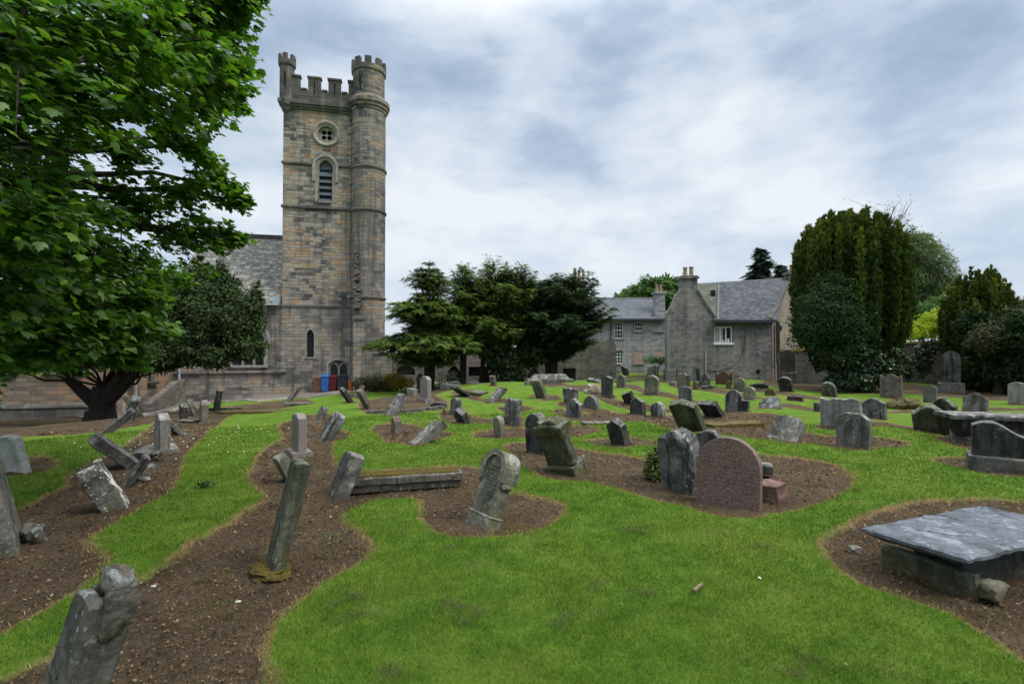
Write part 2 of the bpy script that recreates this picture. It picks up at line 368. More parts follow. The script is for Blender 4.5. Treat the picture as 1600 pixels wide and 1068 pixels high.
def granite():
    a = Mat('pink_granite', .62, .35); v = a.coord()
    sp = a.n('ShaderNodeTexVoronoi', {'Vector': v, 'Scale': 105}); s3 = a.n('ShaderNodeSeparateColor', {0: sp.outputs['Color']})
    c = a.ramp(s3.outputs[0], [(0, (.035, .028, .027)), (.25, (.10, .058, .049)), (.6, (.165, .094, .08)), (1, (.24, .18, .16))])
    n = a.noise(v, 2.3, 5, .6); c = a.mix(a.rng(n, .45, .75, 0, .45), c, (.10, .075, .07))
    # worn lines of lettering: thin broken rows
    s = a.n('ShaderNodeSeparateXYZ', {0: v}); row = a.math('FRACT', a.math('MULTIPLY', s.outputs[2], 19.0))
    gap = a.math('MULTIPLY', a.rng(row, .20, .32), a.rng(row, .78, .62))
    ch = a.noise(a.coord(scale=(1, .01, .35)), 75, 2, .5); ln = a.noise(a.coord(scale=(2.2, .01, 6.0)), 1.0, 2)
    body = a.math('MULTIPLY', a.math('MULTIPLY', gap, a.rng(ch, .5, .58)), a.rng(ln, .40, .5))
    body = a.math('MULTIPLY', body, a.math('MULTIPLY', a.rng(s.outputs[2], .18, .24), a.rng(s.outputs[1], -.02, -.05)))
    c = a.mix(a.math('MULTIPLY', body, .85), c, (.035, .028, .027)); a.color(c); a.bump(body, -.7, .008); M['pink_granite'] = a.m
granite()
plain('grey_granite', (.19, .165, .155), .7, .3, 40)
plain('red_block', (.145, .088, .074), .95, .45, 9)
plain('iron', (.018, .018, .02), .6, .2)
plain('black_board', (.008, .008, .009), .9, .2)
plain('lead_pipe', (.32, .37, .45), .55, .2)
plain('dark_pipe', (.035, .04, .045), .5, .2)
plain('white_paint', (.72, .73, .72), .5, .05)
plain('louvre', (.085, .105, .13), .6, .25)
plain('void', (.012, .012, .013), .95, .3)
plain('red_door', (.26, .045, .04), .6, .2)
plain('wood_door', (.20, .12, .06), .7, .3)
plain('frame_stone', (.25, .235, .215), .9, .3, 5)
plain('pot_clay', (.27, .20, .14), .9, .3, 5)
plain('red_clay', (.30, .12, .07), .9, .25, 5)
plain('pale_mortar', (.34, .33, .30), .9, .25, 4)
plain('lead_flashing', (.10, .102, .108), .6, .2)
plain('curtain', (.36, .34, .30), .9, .15)
plain('pink_infill', (.33, .245, .21), .95, .12, 2)
plain('bark', (.052, .044, .036), .95, .45, 7).m
plain('dark_bark', (.028, .022, .018), .95, .4, 7)
plain('pale_twig', (.12, .11, .10), .9, .3)
for k, c in (('bin_brown', (.165, .085, .055)), ('bin_blue', (.015, .12, .42)), ('bin_maroon', (.10, .012, .022)), ('bin_slate', (.035, .048, .058)), ('tub_orange', (.55, .11, .03))):
    plain(k, c, .5, .12, 3)
plain('rubber', (.015, .015, .015), .8, .2)
def glass(key, c, rough=.12):
    a = Mat(key, rough, .5); v = a.coord('UV'); n = a.noise(v, 2.2, 2)
    g = a.n('ShaderNodeTexBrick', {'Vector': v, 'Color1': c, 'Color2': tuple(x * 1.7 for x in c), 'Mortar': (.012, .012, .013), 'Scale': 1.0, 'Mortar Size': .012, 'Brick Width': .17, 'Row Height': .2}, offset=0)
    a.color(g.outputs['Color']); a.bump(n, .25, .02); M[key] = a.m
glass('leaded_glass', (.016, .02, .028), .3)
a_ = Mat('window_glass', .05, .8); a_.color((.03, .038, .045)); M['window_glass'] = a_.m

def leafmat(key, ramp_, trans=.3, rough=.5, spec=.35, back=1.15):
    """leaf colour varies leaf by leaf (attribute rnd); light also comes through"""
    a = Mat(key, rough, spec); r = a.attr('rnd'); c = a.ramp(r, ramp_); a.color(c)
    tr = a.n('ShaderNodeBsdfTranslucent', {'Color': a.mix(1.0, c, (back, back * 1.25, .5), 'MULTIPLY')})
    ms = a.n('ShaderNodeMixShader', {0: trans, 1: a.b.outputs[0], 2: tr.outputs[0]}); a.set(a.out.inputs['Surface'], ms.outputs[0]); M[key] = a.m
leafmat('sycamore_leaf', [(0, (.030, .075, .016)), (.4, (.068, .145, .022)), (.75, (.12, .215, .028)), (1, (.19, .29, .036))], .42, .45, .4)
leafmat('holm_leaf', [(0, (.014, .026, .011)), (.5, (.036, .058, .022)), (.85, (.068, .092, .032)), (1, (.15, .15, .035))], .15, .75, .08)
leafmat('cedar_needle', [(0, (.024, .050, .017)), (.4, (.068, .112, .026)), (.75, (.135, .182, .036)), (1, (.20, .24, .046))], .3, .75, .15)
leafmat('yew_needle', [(0, (.011, .024, .011)), (.45, (.028, .054, .020)), (.8, (.060, .095, .030)), (1, (.10, .135, .04))], .2, .7, .15)
leafmat('irish_yew_needle', [(0, (.012, .026, .007)), (.4, (.044, .070, .013)), (.75, (.10, .128, .022)), (1, (.18, .19, .030))], .12, .75, .12)
leafmat('ivy_leaf', [(0, (.010, .024, .008)), (.5, (.022, .048, .014)), (.9, (.04, .08, .02)), (1, (.07, .12, .03))], .12, .4, .45)
leafmat('bay_leaf', [(0, (.013, .030, .013)), (.5, (.030, .060, .024)), (.9, (.05, .088, .033)), (1, (.08, .12, .045))], .15, .8, .05)
leafmat('willow_leaf', [(0, (.06, .085, .04)), (.5, (.105, .14, .065)), (1, (.16, .19, .09))], .3, .7, .15)
leafmat('lime_leaf', [(0, (.16, .22, .012)), (.5, (.30, .36, .02)), (1, (.45, .46, .04))], .4, .6, .2)
leafmat('green_leaf', [(0, (.03, .075, .014)), (.5, (.06, .13, .022)), (1, (.10, .19, .035))], .3, .6, .25)
leafmat('spruce_needle', [(0, (.022, .040, .034)), (.5, (.045, .072, .056)), (1, (.08, .11, .078))], .08, .75, .15)
leafmat('gold_leaf', [(0, (.10, .085, .008)), (.5, (.24, .19, .012)), (1, (.42, .32, .02))], .25, .7, .15)
leafmat('hedge_leaf', [(0, (.022, .028, .010)), (.5, (.045, .05, .017)), (1, (.08, .08, .028))], .12, .7, .2)
leafmat('debris', [(0, (.030, .028, .014)), (.6, (.07, .06, .03)), (1, (.12, .10, .055))], .1, .9, .1)
leafmat('petal', [(0, (.5, .5, .38)), (1, (.75, .72, .6))], .2)
leafmat('litter', [(0, (.035, .022, .012)), (.4, (.085, .052, .028)), (.7, (.14, .088, .046)), (.88, (.20, .135, .075)), (.96, (.11, .04, .022)), (1, (.30, .25, .18))], .1, .85, .15)
def moss():
    a = Mat('moss_cover', .95, .1); v = a.coord(); n = a.noise(v, 22, 6, .7); n2 = a.noise(v, 4, 4)
    c = a.ramp(n, [(.3, (.035, .028, .010)), (.5, (.085, .065, .015)), (.72, (.15, .12, .022))]); c = a.mix(a.rng(n2, .5, .7, 0, .7), c, (.07, .045, .025))
    a.color(c); a.bump(n, 1, .03); M['moss_cover'] = a.m
moss()

# lawn / bare beds: attribute "bed" is the signed distance in metres to the edge of the sprayed beds
def lawn_colour(a, v):
    n1 = a.noise(v, .55, 4, .6); n2 = a.noise(v, 3.2, 5, .65); n3 = a.noise(v, 38, 4, .75)
    g = a.ramp(n2, [(.28, (.052, .114, .012)), (.5, (.088, .172, .018)), (.72, (.142, .230, .030))])
    g = a.mix(a.rng(n1, .4, .7, 0, .65), g, (.155, .220, .030))
    g = a.mix(a.rng(n3, .45, .8, 0, .55), g, (.030, .072, .010)); g = a.mix(a.rng(n3, .5, .2, 0, .35), g, (.16, .21, .06))
    n4 = a.noise(v, 1.35, 6, .72, .5); g = a.mix(a.rng(n4, .54, .70, 0, .5), g, (.175, .175, .055))
    n5 = a.noise(a.coord(off=(5.2, 9.1, 0)), 2.1, 7, .75, .6); g = a.mix(a.rng(n5, .66, .72, 0, .35), g, (.085, .07, .04))
    return g
def edge_value(a, v):
    e = a.attr('bed'); w1 = a.math('MULTIPLY', a.math('SUBTRACT', a.noise(v, 6, 4, .65), .5), .22); w2 = a.math('MULTIPLY', a.math('SUBTRACT', a.noise(v, 30, 4, .7), .5), .17)
    return a.math('ADD', e, a.math('ADD', w1, w2))
def ground_mat():
    a = Mat('ground', .97, .08); v = a.coord()
    g = lawn_colour(a, v); e = edge_value(a, v)
    s1 = a.noise(v, 1.1, 4, .6); s2 = a.noise(v, 24, 7, .75); s3 = a.noise(v, 90, 4, .7)
    so = a.ramp(s1, [(.3, (.060, .044, .028)), (.5, (.100, .075, .049)), (.7, (.145, .110, .073))])
    so = a.mix(a.rng(s2, .42, .66, 0, .7), so, (.030, .022, .016)); so = a.mix(a.rng(s3, .54, .66, 0, .8), so, (.21, .145, .09)); so = a.mix(a.rng(s3, .46, .34, 0, .7), so, (.022, .016, .011))
    mo = a.noise(a.coord(off=(3, 3, 0)), 1.6, 6, .7, .4); so = a.mix(a.rng(mo, .54, .68, 0, .7), so, (.10, .085, .024)); pv = a.noise(a.coord(off=(8, 1, 0)), 3.4, 6, .7); so = a.mix(a.rng(pv, .52, .68, 0, .55), so, (.14, .105, .07)); so = a.mix(a.rng(pv, .46, .32, 0, .6), so, (.035, .025, .017))
    dr = a.ramp(a.noise(v, 70, 5, .75), [(.25, (.12, .07, .035)), (.5, (.27, .165, .085)), (.75, (.42, .29, .17))])
    c = a.mix(a.math('MULTIPLY', a.rng(e, -.055, -.005, 0, .85), a.rng(a.noise(a.coord(off=(1.7, 4, 0)), 1.6, 4, .6), .36, .62, .2, 1)), g, dr); c = a.mix(a.rng(e, .0, .09), c, so)
    a.color(c)
    gb = a.noise(a.coord(scale=(1, 1, 1)), 120, 3, .8); h = a.mix(a.rng(e, -.05, .06), gb, a.math('MULTIPLY', a.math('ADD', s2, s3), 1.3))
    a.bump(h, .9, .03); M['ground'] = a.m
ground_mat()
def blade_mat():
    a = Mat('grass_blade', .75, .06); v = a.coord(); g = lawn_colour(a, v); r = a.attr('rnd')
    g = a.mix(1.0, g, a.ramp(r, [(0, (.70, .75, .6)), (.5, (1.05, 1.08, 1)), (.95, (1.4, 1.35, 1.4)), (1, (2.6, 1.6, 2.6))]), 'MULTIPLY')
    e = a.attr('bed'); c = a.mix(a.rng(e, -.055, .0), g, a.ramp(r, [(0, (.13, .08, .035)), (1, (.38, .27, .15))]))
    a.color(c)
    tr = a.n('ShaderNodeBsdfTranslucent', {'Color': c}); ms = a.n('ShaderNodeMixShader', {0: .25, 1: a.b.outputs[0], 2: tr.outputs[0]})
    a.set(a.out.inputs['Surface'], ms.outputs[0]); M['grass_blade'] = a.m
blade_mat()
def gravel():
    a = Mat('gravel', .95, .15); v = a.coord(); n = a.noise(v, 9, 6, .75); n1 = a.noise(v, .7, 4)
    c = a.ramp(n, [(.3, (.10, .078, .078)), (.5, (.17, .138, .135)), (.7, (.25, .21, .20))]); c = a.mix(a.rng(n1, .45, .7, 0, .4), c, (.10, .095, .07)); a.color(c); a.bump(n, .5, .02); M['gravel'] = a.m
gravel()
# ---------------------------------------------------------------- beds of bare soil, traced on the ground
BEDS = [
 [(-60,1010),(0,988),(78,947),(115,924),(150,900),(173,868),(133,844),(185,812),(231,786),(266,769),(281,742),(289,712),(320,680),(350,655),(372,643),(420,641),(470,632),(500,629),(470,622),(400,629),(330,637),(285,634),(255,648),(232,668),(200,690),(165,712),(130,728),(103,742),(105,757),(35,792),(0,800),(-60,830)],
 [(-100,690),(0,683),(100,679),(170,673),(235,661),(282,636),(200,640),(100,648),(-100,655)],
 [(20,722),(40,712),(75,711),(95,720),(80,734),(40,742),(10,740),(-30,735)],
 [(-80,1100),(0,1060),(58,1034),(87,1017),(150,960),(213,904),(260,875),(300,843),(360,815),(380,795),(411,782),(409,768),(391,755),(385,743),(397,722),(401,711),(416,696),(439,685),(440,675),(431,668),(439,660),(457,655),(474,647),(500,646),(525,646),(532,651),(523,657),(523,668),(549,675),(544,683),(521,690),(519,702),(525,722),(545,734),(600,733),(660,729),(721,726),(747,730),(775,745),(788,764),(827,773),(867,781),(885,790),(880,803),(856,820),(827,829),(786,836),(737,838),(705,837),(672,826),(656,808),(655,790),(656,779),(640,776),(587,779),(556,791),(537,803),(539,817),(558,824),(578,842),(582,857),(570,873),(539,890),(508,906),(494,918),(452,950),(430,975),(415,1000),(418,1030),(440,1068),(470,1140),(-80,1180)],
 [(577,670),(588,662),(616,659),(650,662),(661,668),(691,672),(710,677),(691,685),(665,690),(635,692),(603,691),(597,685),(588,676)],
 [(558,630),(585,622),(625,617),(640,607),(665,605),(700,603),(720,607),(690,612),(680,617),(700,627),(703,637),(680,641),(620,646),(575,646),(563,640)],
 [(684,644),(689,655),(702,659),(729,660),(768,661),(790,664),(815,661),(822,653),(804,649),(776,655),(738,649),(729,642),(712,638),(690,640)],
 [(774,636),(794,632),(822,633),(836,638),(813,643),(785,642)],
 [(736,677),(747,672),(776,669),(822,667),(845,672),(860,681),(840,684),(822,683),(766,684),(740,682)],
 [(783,696),(796,691),(822,689),(856,690),(893,695),(901,699),(932,704),(989,712),(1007,716),(1040,700),(1090,690),(1150,700),(1194,709),(1253,714),(1301,723),(1324,733),(1336,747),(1329,761),(1301,778),(1253,794),(1217,801),(1182,801),(1087,792),(1027,782),(970,763),(914,750),(851,740),(819,729),(802,711)],
 [(940,672),(925,665),(905,663),(870,664),(868,680),(891,681),(904,682)],
 [(910,687),(932,684),(989,682),(1036,689),(1026,695),(979,696),(932,694)],
 [(861,641),(876,637),(901,646),(923,644),(951,648),(981,654),(970,659),(942,662),(914,659),(890,655)],
 [(1011,659),(1030,651),(1060,643),(1135,643),(1194,644),(1226,648),(1250,652),(1255,662),(1250,672),(1290,680),(1356,680),(1394,684),(1426,691),(1412,698),(1356,697),(1300,698),(1241,688),(1189,686),(1122,677),(1051,669)],
 [(1285,835),(1331,814),(1362,798),(1439,780),(1546,777),(1600,783),(1720,792),(1850,825),(1900,890),(1860,985),(1740,1050),(1660,1055),(1600,1032),(1546,995),(1485,955),(1408,930),(1347,912),(1301,884),(1279,850)],
 [(1450,716),(1478,712),(1540,714),(1640,718),(1640,745),(1540,735),(1478,726)],
 [(1456,681),(1487,679),(1523,686),(1700,686),(1700,712),(1523,703),(1487,695)],
 [(750,622),(790,622),(795,629),(760,630),(730,622),(700,614),(720,607),(755,612)],
 [(860,589),(960,589),(1000,590),(1100,588),(1100,583.5),(860,583.5)],
 [(823,618),(840,614),(872,617),(880,624),(850,626)],
]
STRIPS = [  # (half height in photo px, points)
 (6, [(880,602),(915,607),(935,618),(950,624),(975,632),(1010,636),(1052,642)]),
 (6, [(870,631),(912,636),(945,645),(975,652),(1010,652),(1050,650)]),
 (4, [(965,601),(985,603),(1007,611),(1035,615),(1060,622),(1085,628),(1115,632)]),
 (3.5, [(1025,594),(1050,600),(1080,604),(1125,611),(1165,618),(1195,622)]),
 (3.5, [(1180,638),(1225,632),(1262,638),(1290,641)]),
 (3, [(1120,606),(1175,608),(1215,613),(1262,620),(1300,624)]),
 (4, [(1290,660),(1340,660),(1380,662),(1428,668)]),
 (3, [(1380,644),(1410,642),(1440,644)]),
 (3, [(1320,640),(1370,634),(1430,634)]),
 (3, [(1500,640),(1545,638),(1640,640)]),
 (3, [(885,583),(920,589),(960,592)]), (4, [(820,596),(860,601),(885,600)]),
 (8, [(1190, 598), (1260, 602), (1330, 606), (1420, 608), (1500, 613), (1560, 617), (1640, 622), (1700, 622)]),
 (4, [(530,616),(560,619),(580,630)]), (3, [(1000,588),(1060,588),(1120,590)]),
]
BEDW = []
def dens(pts):
    out = []
    for (a, b), (c, d) in zip(pts, pts[1:] + pts[:1]):
        k = max(1, int(math.hypot(c - a, d - b) // 14)); out += [(a + (c - a) * i / k, b + (d - b) * i / k) for i in range(k)]
    return out
for poly in BEDS: BEDW.append(np.array([at(*p)[:2] for p in dens(poly)]))
for hh, pts in STRIPS:
    up, lo = [], []
    for i, (x, y) in enumerate(pts):
        k = hh * (.35 if i in (0, len(pts) - 1) else 1.0)
        up.append((x, y - k)); lo.append((x, y + k))
    BEDW.append(np.array([at(*p)[:2] for p in dens(up + lo[::-1])]))
CIRC = []            # (x, y, r): soil round single stones, filled in by the stones below

def bed_d(x, y):
    x = np.asarray(x, float); y = np.asarray(y, float); d = np.full(x.shape, -.6); pad = .6
    for V in BEDW:
        m = (x > V[:, 0].min() - pad) & (x < V[:, 0].max() + pad) & (y > V[:, 1].min() - pad) & (y < V[:, 1].max() + pad)
        idx = np.nonzero(m)[0]
        if len(idx) == 0: continue
        px, py = x[idx], y[idx]; best = np.full(len(idx), 1e9); ins = np.zeros(len(idx), bool)
        for i in range(len(V)):
            ax, ay = V[i]; bx, by = V[(i + 1) % len(V)]; ex, ey = bx - ax, by - ay; L = ex * ex + ey * ey + 1e-12
            t = np.clip(((px - ax) * ex + (py - ay) * ey) / L, 0, 1)
            best = np.minimum(best, (px - ax - t * ex) ** 2 + (py - ay - t * ey) ** 2)
            if ay != by:
                c = ((ay > py) != (by > py)) & (px < (bx - ax) * (py - ay) / (by - ay) + ax); ins ^= c
        dd = np.sqrt(best); dd = np.where(ins, dd, -dd); d[idx] = np.maximum(d[idx], dd)
    for cx_, cy_, r in CIRC:
        d = np.maximum(d, r - np.hypot(x - cx_, y - cy_))
    return d

def build_ground():
    ang = np.concatenate([np.linspace(-math.pi, -.92, 40, endpoint=False), np.linspace(-.92, .92, 760), np.linspace(.92, math.pi, 41)[1:-1]])
    rad = np.concatenate([np.linspace(.25, 1.8, 9, endpoint=False), np.geomspace(1.8, 46, 470), np.geomspace(46, 900, 30)[1:]])
    A, Rr = np.meshgrid(ang, rad); x = (Rr * np.sin(A)).ravel(); y = (Rr * np.cos(A)).ravel()
    z = G(x, y); far = np.hypot(x, y) > 120; z[far] = np.minimum(z[far], 0)
    bd = np.full(x.shape, -.6); near = np.hypot(x, y) < 46; bd[near] = bed_d(x[near], y[near])
    rs = np.random.RandomState(5)
    inb = ss(-.02, .10, bd); dist = np.hypot(x, y)
    lump = np.zeros_like(x)
    for k in range(14):
        th = rs.rand() * 6.28; fq = 3 + 26 * rs.rand() ** 1.5; lump += np.sin((x * math.cos(th) + y * math.sin(th)) * fq + rs.rand() * 6.28) / fq ** .75
    z = z - .035 * inb + inb * lump * .013 + inb * (rs.rand(len(x)) - .5) * .020 * (dist < 14)
    for cx_, cy_, r in CIRC:
        m = (np.abs(x - cx_) < 1.2) & (np.abs(y - cy_) < 1.2); q = np.hypot(x[m] - cx_, y[m] - cy_) / (r * .75); z[m] += .045 * np.exp(-q * q)
    na, nr = len(ang), len(rad); i = np.arange(nr - 1)[:, None]; j = np.arange(na)[None, :]; j2 = (j + 1) % na
    Fc = np.stack([(i * na + j), (i * na + j2), ((i + 1) * na + j2), ((i + 1) * na + j)], -1).reshape(-1, 4)[:, ::-1]
    V = np.column_stack([x, y, z]); c0 = len(V); V = np.vstack([V, [[0, 0, gz(0, 0)]]])
    me = np_mesh('ground', V, Fc, {'bed': np.append(bd, -.6)}, smooth=True)
    o = link('ground', me, M['ground']); tag(o, kind='structure')
def build_grass(N=500000):
    rs = np.random.RandomState(3); r1, r0, r2 = 1.7, 4.0, 17.0
    w0 = (r0 ** 2 - r1 ** 2) / 2; w1 = r0 ** 2 * math.log(r2 / r0); n0 = int(N * w0 / (w0 + w1))
    ra = np.sqrt(rs.rand(n0) * (r0 ** 2 - r1 ** 2) + r1 ** 2); rb = r0 * np.exp(rs.rand(N - n0) * math.log(r2 / r0)); r = np.concatenate([ra, rb])
    a = (rs.rand(N) - .5) * 2.05; x = r * np.sin(a); y = r * np.cos(a); e = bed_d(x, y) + (rs.rand(N) - .5) * .10
    keep = (e < -.03) | ((e < .03) & (rs.rand(N) < .45)) | ((e < .14) & (rs.rand(N) < .07)); x, y, e, r = x[keep], y[keep], e[keep], r[keep]; n = len(x)
    cl_ = .5 + .5 * np.sin(x * 5.1 + 1.3 * np.sin(y * 3.7)) * np.sin(y * 4.3 + x); h = (.016 + .022 * rs.rand(n)) * (.75 + .5 * cl_) * (1 + .03 * r); h[e > -.1] *= 1.15
    w = .0022 * np.maximum(1, r / 3.2); th = rs.rand(n) * 6.283; ln = (.2 + .9 * rs.rand(n)) * h; ph = rs.rand(n) * 6.283; z = G(x, y) - .004
    dx, dy = np.cos(th) * w, np.sin(th) * w; b = np.column_stack([x, y, z]); s = np.column_stack([dx, dy, 0 * dx])
    tip = b + np.column_stack([np.cos(ph) * ln, np.sin(ph) * ln, h])
    V = np.stack([b - s, b + s, tip], 1).reshape(-1, 3); Fc = np.arange(3 * n).reshape(-1, 3)
    me = np_mesh('grass_blades', V, Fc, {'rnd': np.repeat(rs.rand(n), 3), 'bed': np.repeat(e, 3)})
    tag(link('grass_blades', me, M['grass_blade']), 'short mown grass blades covering the lawn between the beds', 'grass', kind='stuff')
def build_litter(N=170000):
    rs = np.random.RandomState(8); r = 1.7 * np.exp(rs.rand(N) * math.log(20 / 1.7)); a = (rs.rand(N) - .5) * 2.0
    x = r * np.sin(a); y = r * np.cos(a); e = bed_d(x, y); keep = (e > .03) | ((e > -.05) & (rs.rand(N) < .25)); x, y, r = x[keep], y[keep], r[keep]; n = len(x)
    s = (.0035 + .012 * rs.rand(n) ** 3.2) * np.maximum(1, r / 4.5); th = rs.rand(n) * 6.283; asp = .25 + .6 * rs.rand(n)
    ux, uy = np.cos(th) * s, np.sin(th) * s; tz = (rs.rand(n) - .3) * s * .9; z = G(x, y) - .022 + .012 * rs.rand(n)
    c = np.column_stack([x, y, z]); u = np.column_stack([ux, uy, tz]); v = np.column_stack([-uy * asp, ux * asp, (rs.rand(n) - .5) * s])
    V = np.stack([c - u, c - v, c + u, c + v + np.array([0, 0, .004])], 1).reshape(-1, 3); Fc = np.arange(4 * n).reshape(-1, 4)
    tag(link('leaf_litter', np_mesh('leaf_litter', V, Fc, {'rnd': np.repeat(rs.rand(n), 4)}), M['litter']), 'brown bark chips and dead leaves strewn over the bare soil beds', 'leaf litter', kind='stuff')
    # pale petals on the lawn
    n = 150; x = (rs.rand(n) ** .8 - .5) * 26 - 4; y = 3 + 22 * rs.rand(n); k = bed_d(x, y) < -.05; x, y = x[k], y[k]; n = len(x)
    xt = -8 + rs.randn(160) * 1.6; yt = 12 + rs.randn(160) * 1.6; x = np.append(x, xt); y = np.append(y, yt); n = len(x)
    s = .006 + .007 * rs.rand(n) + .0006 * y; c = np.column_stack([x, y, G(x, y) + .028]); th = rs.rand(n) * 6.28
    u = np.column_stack([np.cos(th) * s, np.sin(th) * s, .3 * s]); v = np.column_stack([-np.sin(th) * s, np.cos(th) * s, .2 * s])
    V = np.stack([c - u, c - v, c + u, c + v], 1).reshape(-1, 3)
    tag(link('fallen_petals', np_mesh('fallen_petals', V, np.arange(4 * n).reshape(-1, 4), {'rnd': np.repeat(rs.rand(n), 4)}), M['petal']), 'pale petals and daisies scattered over the lawn', 'petals', kind='stuff')
# ---------------------------------------------------------------- the church: local u along the front, v back, origin at the tower's front left corner
CO = (-14.85, 33.0); CR = R(12)
def cw(u, v):       # church local -> world
    return CO[0] + u * math.cos(CR) - v * math.sin(CR), CO[1] + u * math.sin(CR) + v * math.cos(CR)
def prism_mesh(poly, y0, y1): return MB().prism(poly, y0, y1).mesh('cut')
def frame_band(outer, inner, y0, y1, open_bottom=True):
    """stone surround: band between two outlines of equal count, pushed from y0 (proud) to y1"""
    b = MB(); n = len(outer); rng_ = range(1, n) if open_bottom else range(n)
    for i in rng_:
        j = (i + 1) % n
        o0, o1, i0, i1 = outer[i], outer[j], inner[i], inner[j]
        f = lambda p, y: (p[0], y, p[1])
        b.face([f(o0, y0), f(o1, y0), f(i1, y0), f(i0, y0)]); b.face([f(o1, y0), f(o0, y0), f(o0, y1), f(o1, y1)])
        b.face([f(i0, y0), f(i1, y0), f(i1, y1), f(i0, y1)])
    return b
def side_M(u0):     # maps (x, y, z) so that a wall drawn in x-z facing -Y comes to stand at u = u0 facing +u
    return Matrix(((0, -1, 0, u0), (1, 0, 0, 0), (0, 0, 1, 0), (0, 0, 0, 1)))

def build_church():
    C = empty('church', (CO[0], CO[1], 0), CR)
    tag(C, 'weathered stone parish church with tall battlemented tower and round stair turret', 'church')
    base = -1.7
    # tower body, two stages
    b = MB().box(-.05, 4.45, -.06, 5.1, base, 5.0).box(0, 4.40, 0, 5.0, 5.0 - .001, 18.3)
    oc = [(2.65 + .52 * math.cos(2 * math.pi * i / 28), 16.4 + .52 * math.sin(2 * math.pi * i / 28)) for i in range(28)]
    bel = arch(.82, 11.9, 14.6, 'round', 8, 2.62)
    lan = arch(.46, 1.7, 3.5, 'pointed', 6, 1.75); dor = arch(1.25, -.95, 1.5, 'seg', 6, 3.52)
    tw1 = carve(MB().box(-.05, 4.45, -.06, 5.1, base, 5.0).mesh('t'), [prism_mesh(lan, -1, .45), prism_mesh(dor, -1, .40)], 'tower_base')
    link('tower_base', tw1, M['nave_stone'], C)
    tw2 = carve(MB().box(0, 4.40, 0, 5.0, 5.0, 18.3).mesh('t'), [prism_mesh(oc, -1, .6), prism_mesh(bel, -1, .55)], 'tower_wall')
    link('tower_wall', tw2, M['tower_stone'], C)
    for z in (5.03, 11.5, 14.35):           # string courses, the upper one stepping over the belfry arch
        segs = [(-.09, 4.3)] if z != 14.35 else [(-.09, 1.95), (3.29, 4.3)]
        for u0, u1 in segs: MB().hexa([(u0, -.12, z - .09), (u1, -.12, z - .09), (u1, .02, z - .12), (u0, .02, z - .12)], [(u0, -.12, z + .02), (u1, -.12, z + .02), (u1, .02, z + .10), (u0, .02, z + .10)]).build('string_course', M['dark_ashlar'], C)
    # round window: moulded ring, recessed tracery with four openings
    rw = MB(); prof = [(.86, .0), (.86, -.07), (.78, -.13), (.70, -.10), (.66, -.04), (.60, .0), (.52, .10), (.50, .3)]
    n = 32
    for i in range(n):
        t0, t1 = 2 * math.pi * i / n, 2 * math.pi * (i + 1) / n
        for (r0, y0), (r1, y1) in zip(prof, prof[1:]):
            q = lambda r, y, t: (2.65 + r * math.cos(t), y, 16.4 + r * math.sin(t))
            rw.face([q(r0, y0, t0), q(r1, y1, t0), q(r1, y1, t1), q(r0, y0, t1)])
    W1 = rw.build('round_window', M['frame_stone'], C, weld=False)
    tr = prism_mesh([(2.65 + .52 * math.cos(2 * math.pi * i / 24), 16.4 + .52 * math.sin(2 * math.pi * i / 24)) for i in range(24)], .22, .34)
    holes = []
    for k in range(4):
        a = math.pi / 4 + k * math.pi / 2; cx_, cz_ = 2.65 + .24 * math.cos(a), 16.4 + .24 * math.sin(a)
        holes.append(prism_mesh([(cx_ + .155 * math.cos(2 * math.pi * i / 10), cz_ + .155 * math.sin(2 * math.pi * i / 10)) for i in range(10)], .1, .5))
    link('tracery', carve(tr, holes, 'tracery'), M['frame_stone'], W1)
    MB().prism([(2.65 + .51 * math.cos(2 * math.pi * i / 24), 16.4 + .51 * math.sin(2 * math.pi * i / 24)) for i in range(24)], .52, .58).build('pane', M['void'], W1)
    # belfry opening with stone surround, hood mould and slate louvres
    ou, inn = arch(1.5, 11.6, 14.95, 'round', 8, 2.62), arch(.82, 11.9, 14.6, 'round', 8, 2.62)
    hb = frame_band(arch(1.62, 13.2, 15.02, 'round', 8, 2.62), arch(1.30, 13.2, 14.86, 'round', 8, 2.62), -.13, .01)
    bw = frame_band(arch(1.30, 11.9, 14.86, 'round', 8, 2.62), arch(.96, 11.9, 14.68, 'round', 8, 2.62), -.025, .01)
    B1 = bw.build('belfry_window', M['frame_stone'], C); hb.build('hood_mould', M['frame_stone'], B1)
    frame_band(arch(.96, 11.9, 14.68, 'round', 8, 2.62), arch(.815, 11.9, 14.6, 'round', 8, 2.62), .06, .3).build('inner_order', M['frame_stone'], B1)
    MB().prism(arch(.82, 11.9, 14.6, 'round', 8, 2.62), .48, .54).build('pane', M['void'], B1)
    lv = MB()
    for i in range(5):
        z = 12.02 + i * .42; lv.hexa([(2.22, .06, z - .05), (3.02, .06, z - .05), (3.02, .42, z + .33), (2.22, .42, z + .33)], [(2.22, .06, z), (3.02, .06, z), (3.02, .42, z + .38), (2.22, .42, z + .38)])
        lv.box(2.22, 3.02, .05, .07, z - .10, z + .0)
    lv.prism([(2.22, 14.1), (3.02, 14.1), (2.95, 14.35), (2.8, 14.52), (2.62, 14.58), (2.44, 14.52), (2.29, 14.35)], .25, .30)
    lv.build('louvre', M['louvre'], B1, weld=False)
    MB().box(2.2, 3.04, -.06, .2, 11.84, 11.92).build('sill', M['frame_stone'], B1)
    # lancet
    L1 = frame_band(arch(.62, 1.7, 3.62, 'pointed', 6, 1.75), arch(.46, 1.7, 3.5, 'pointed', 6, 1.75), -.075, .0).build('lancet_window', M['frame_stone'], C)
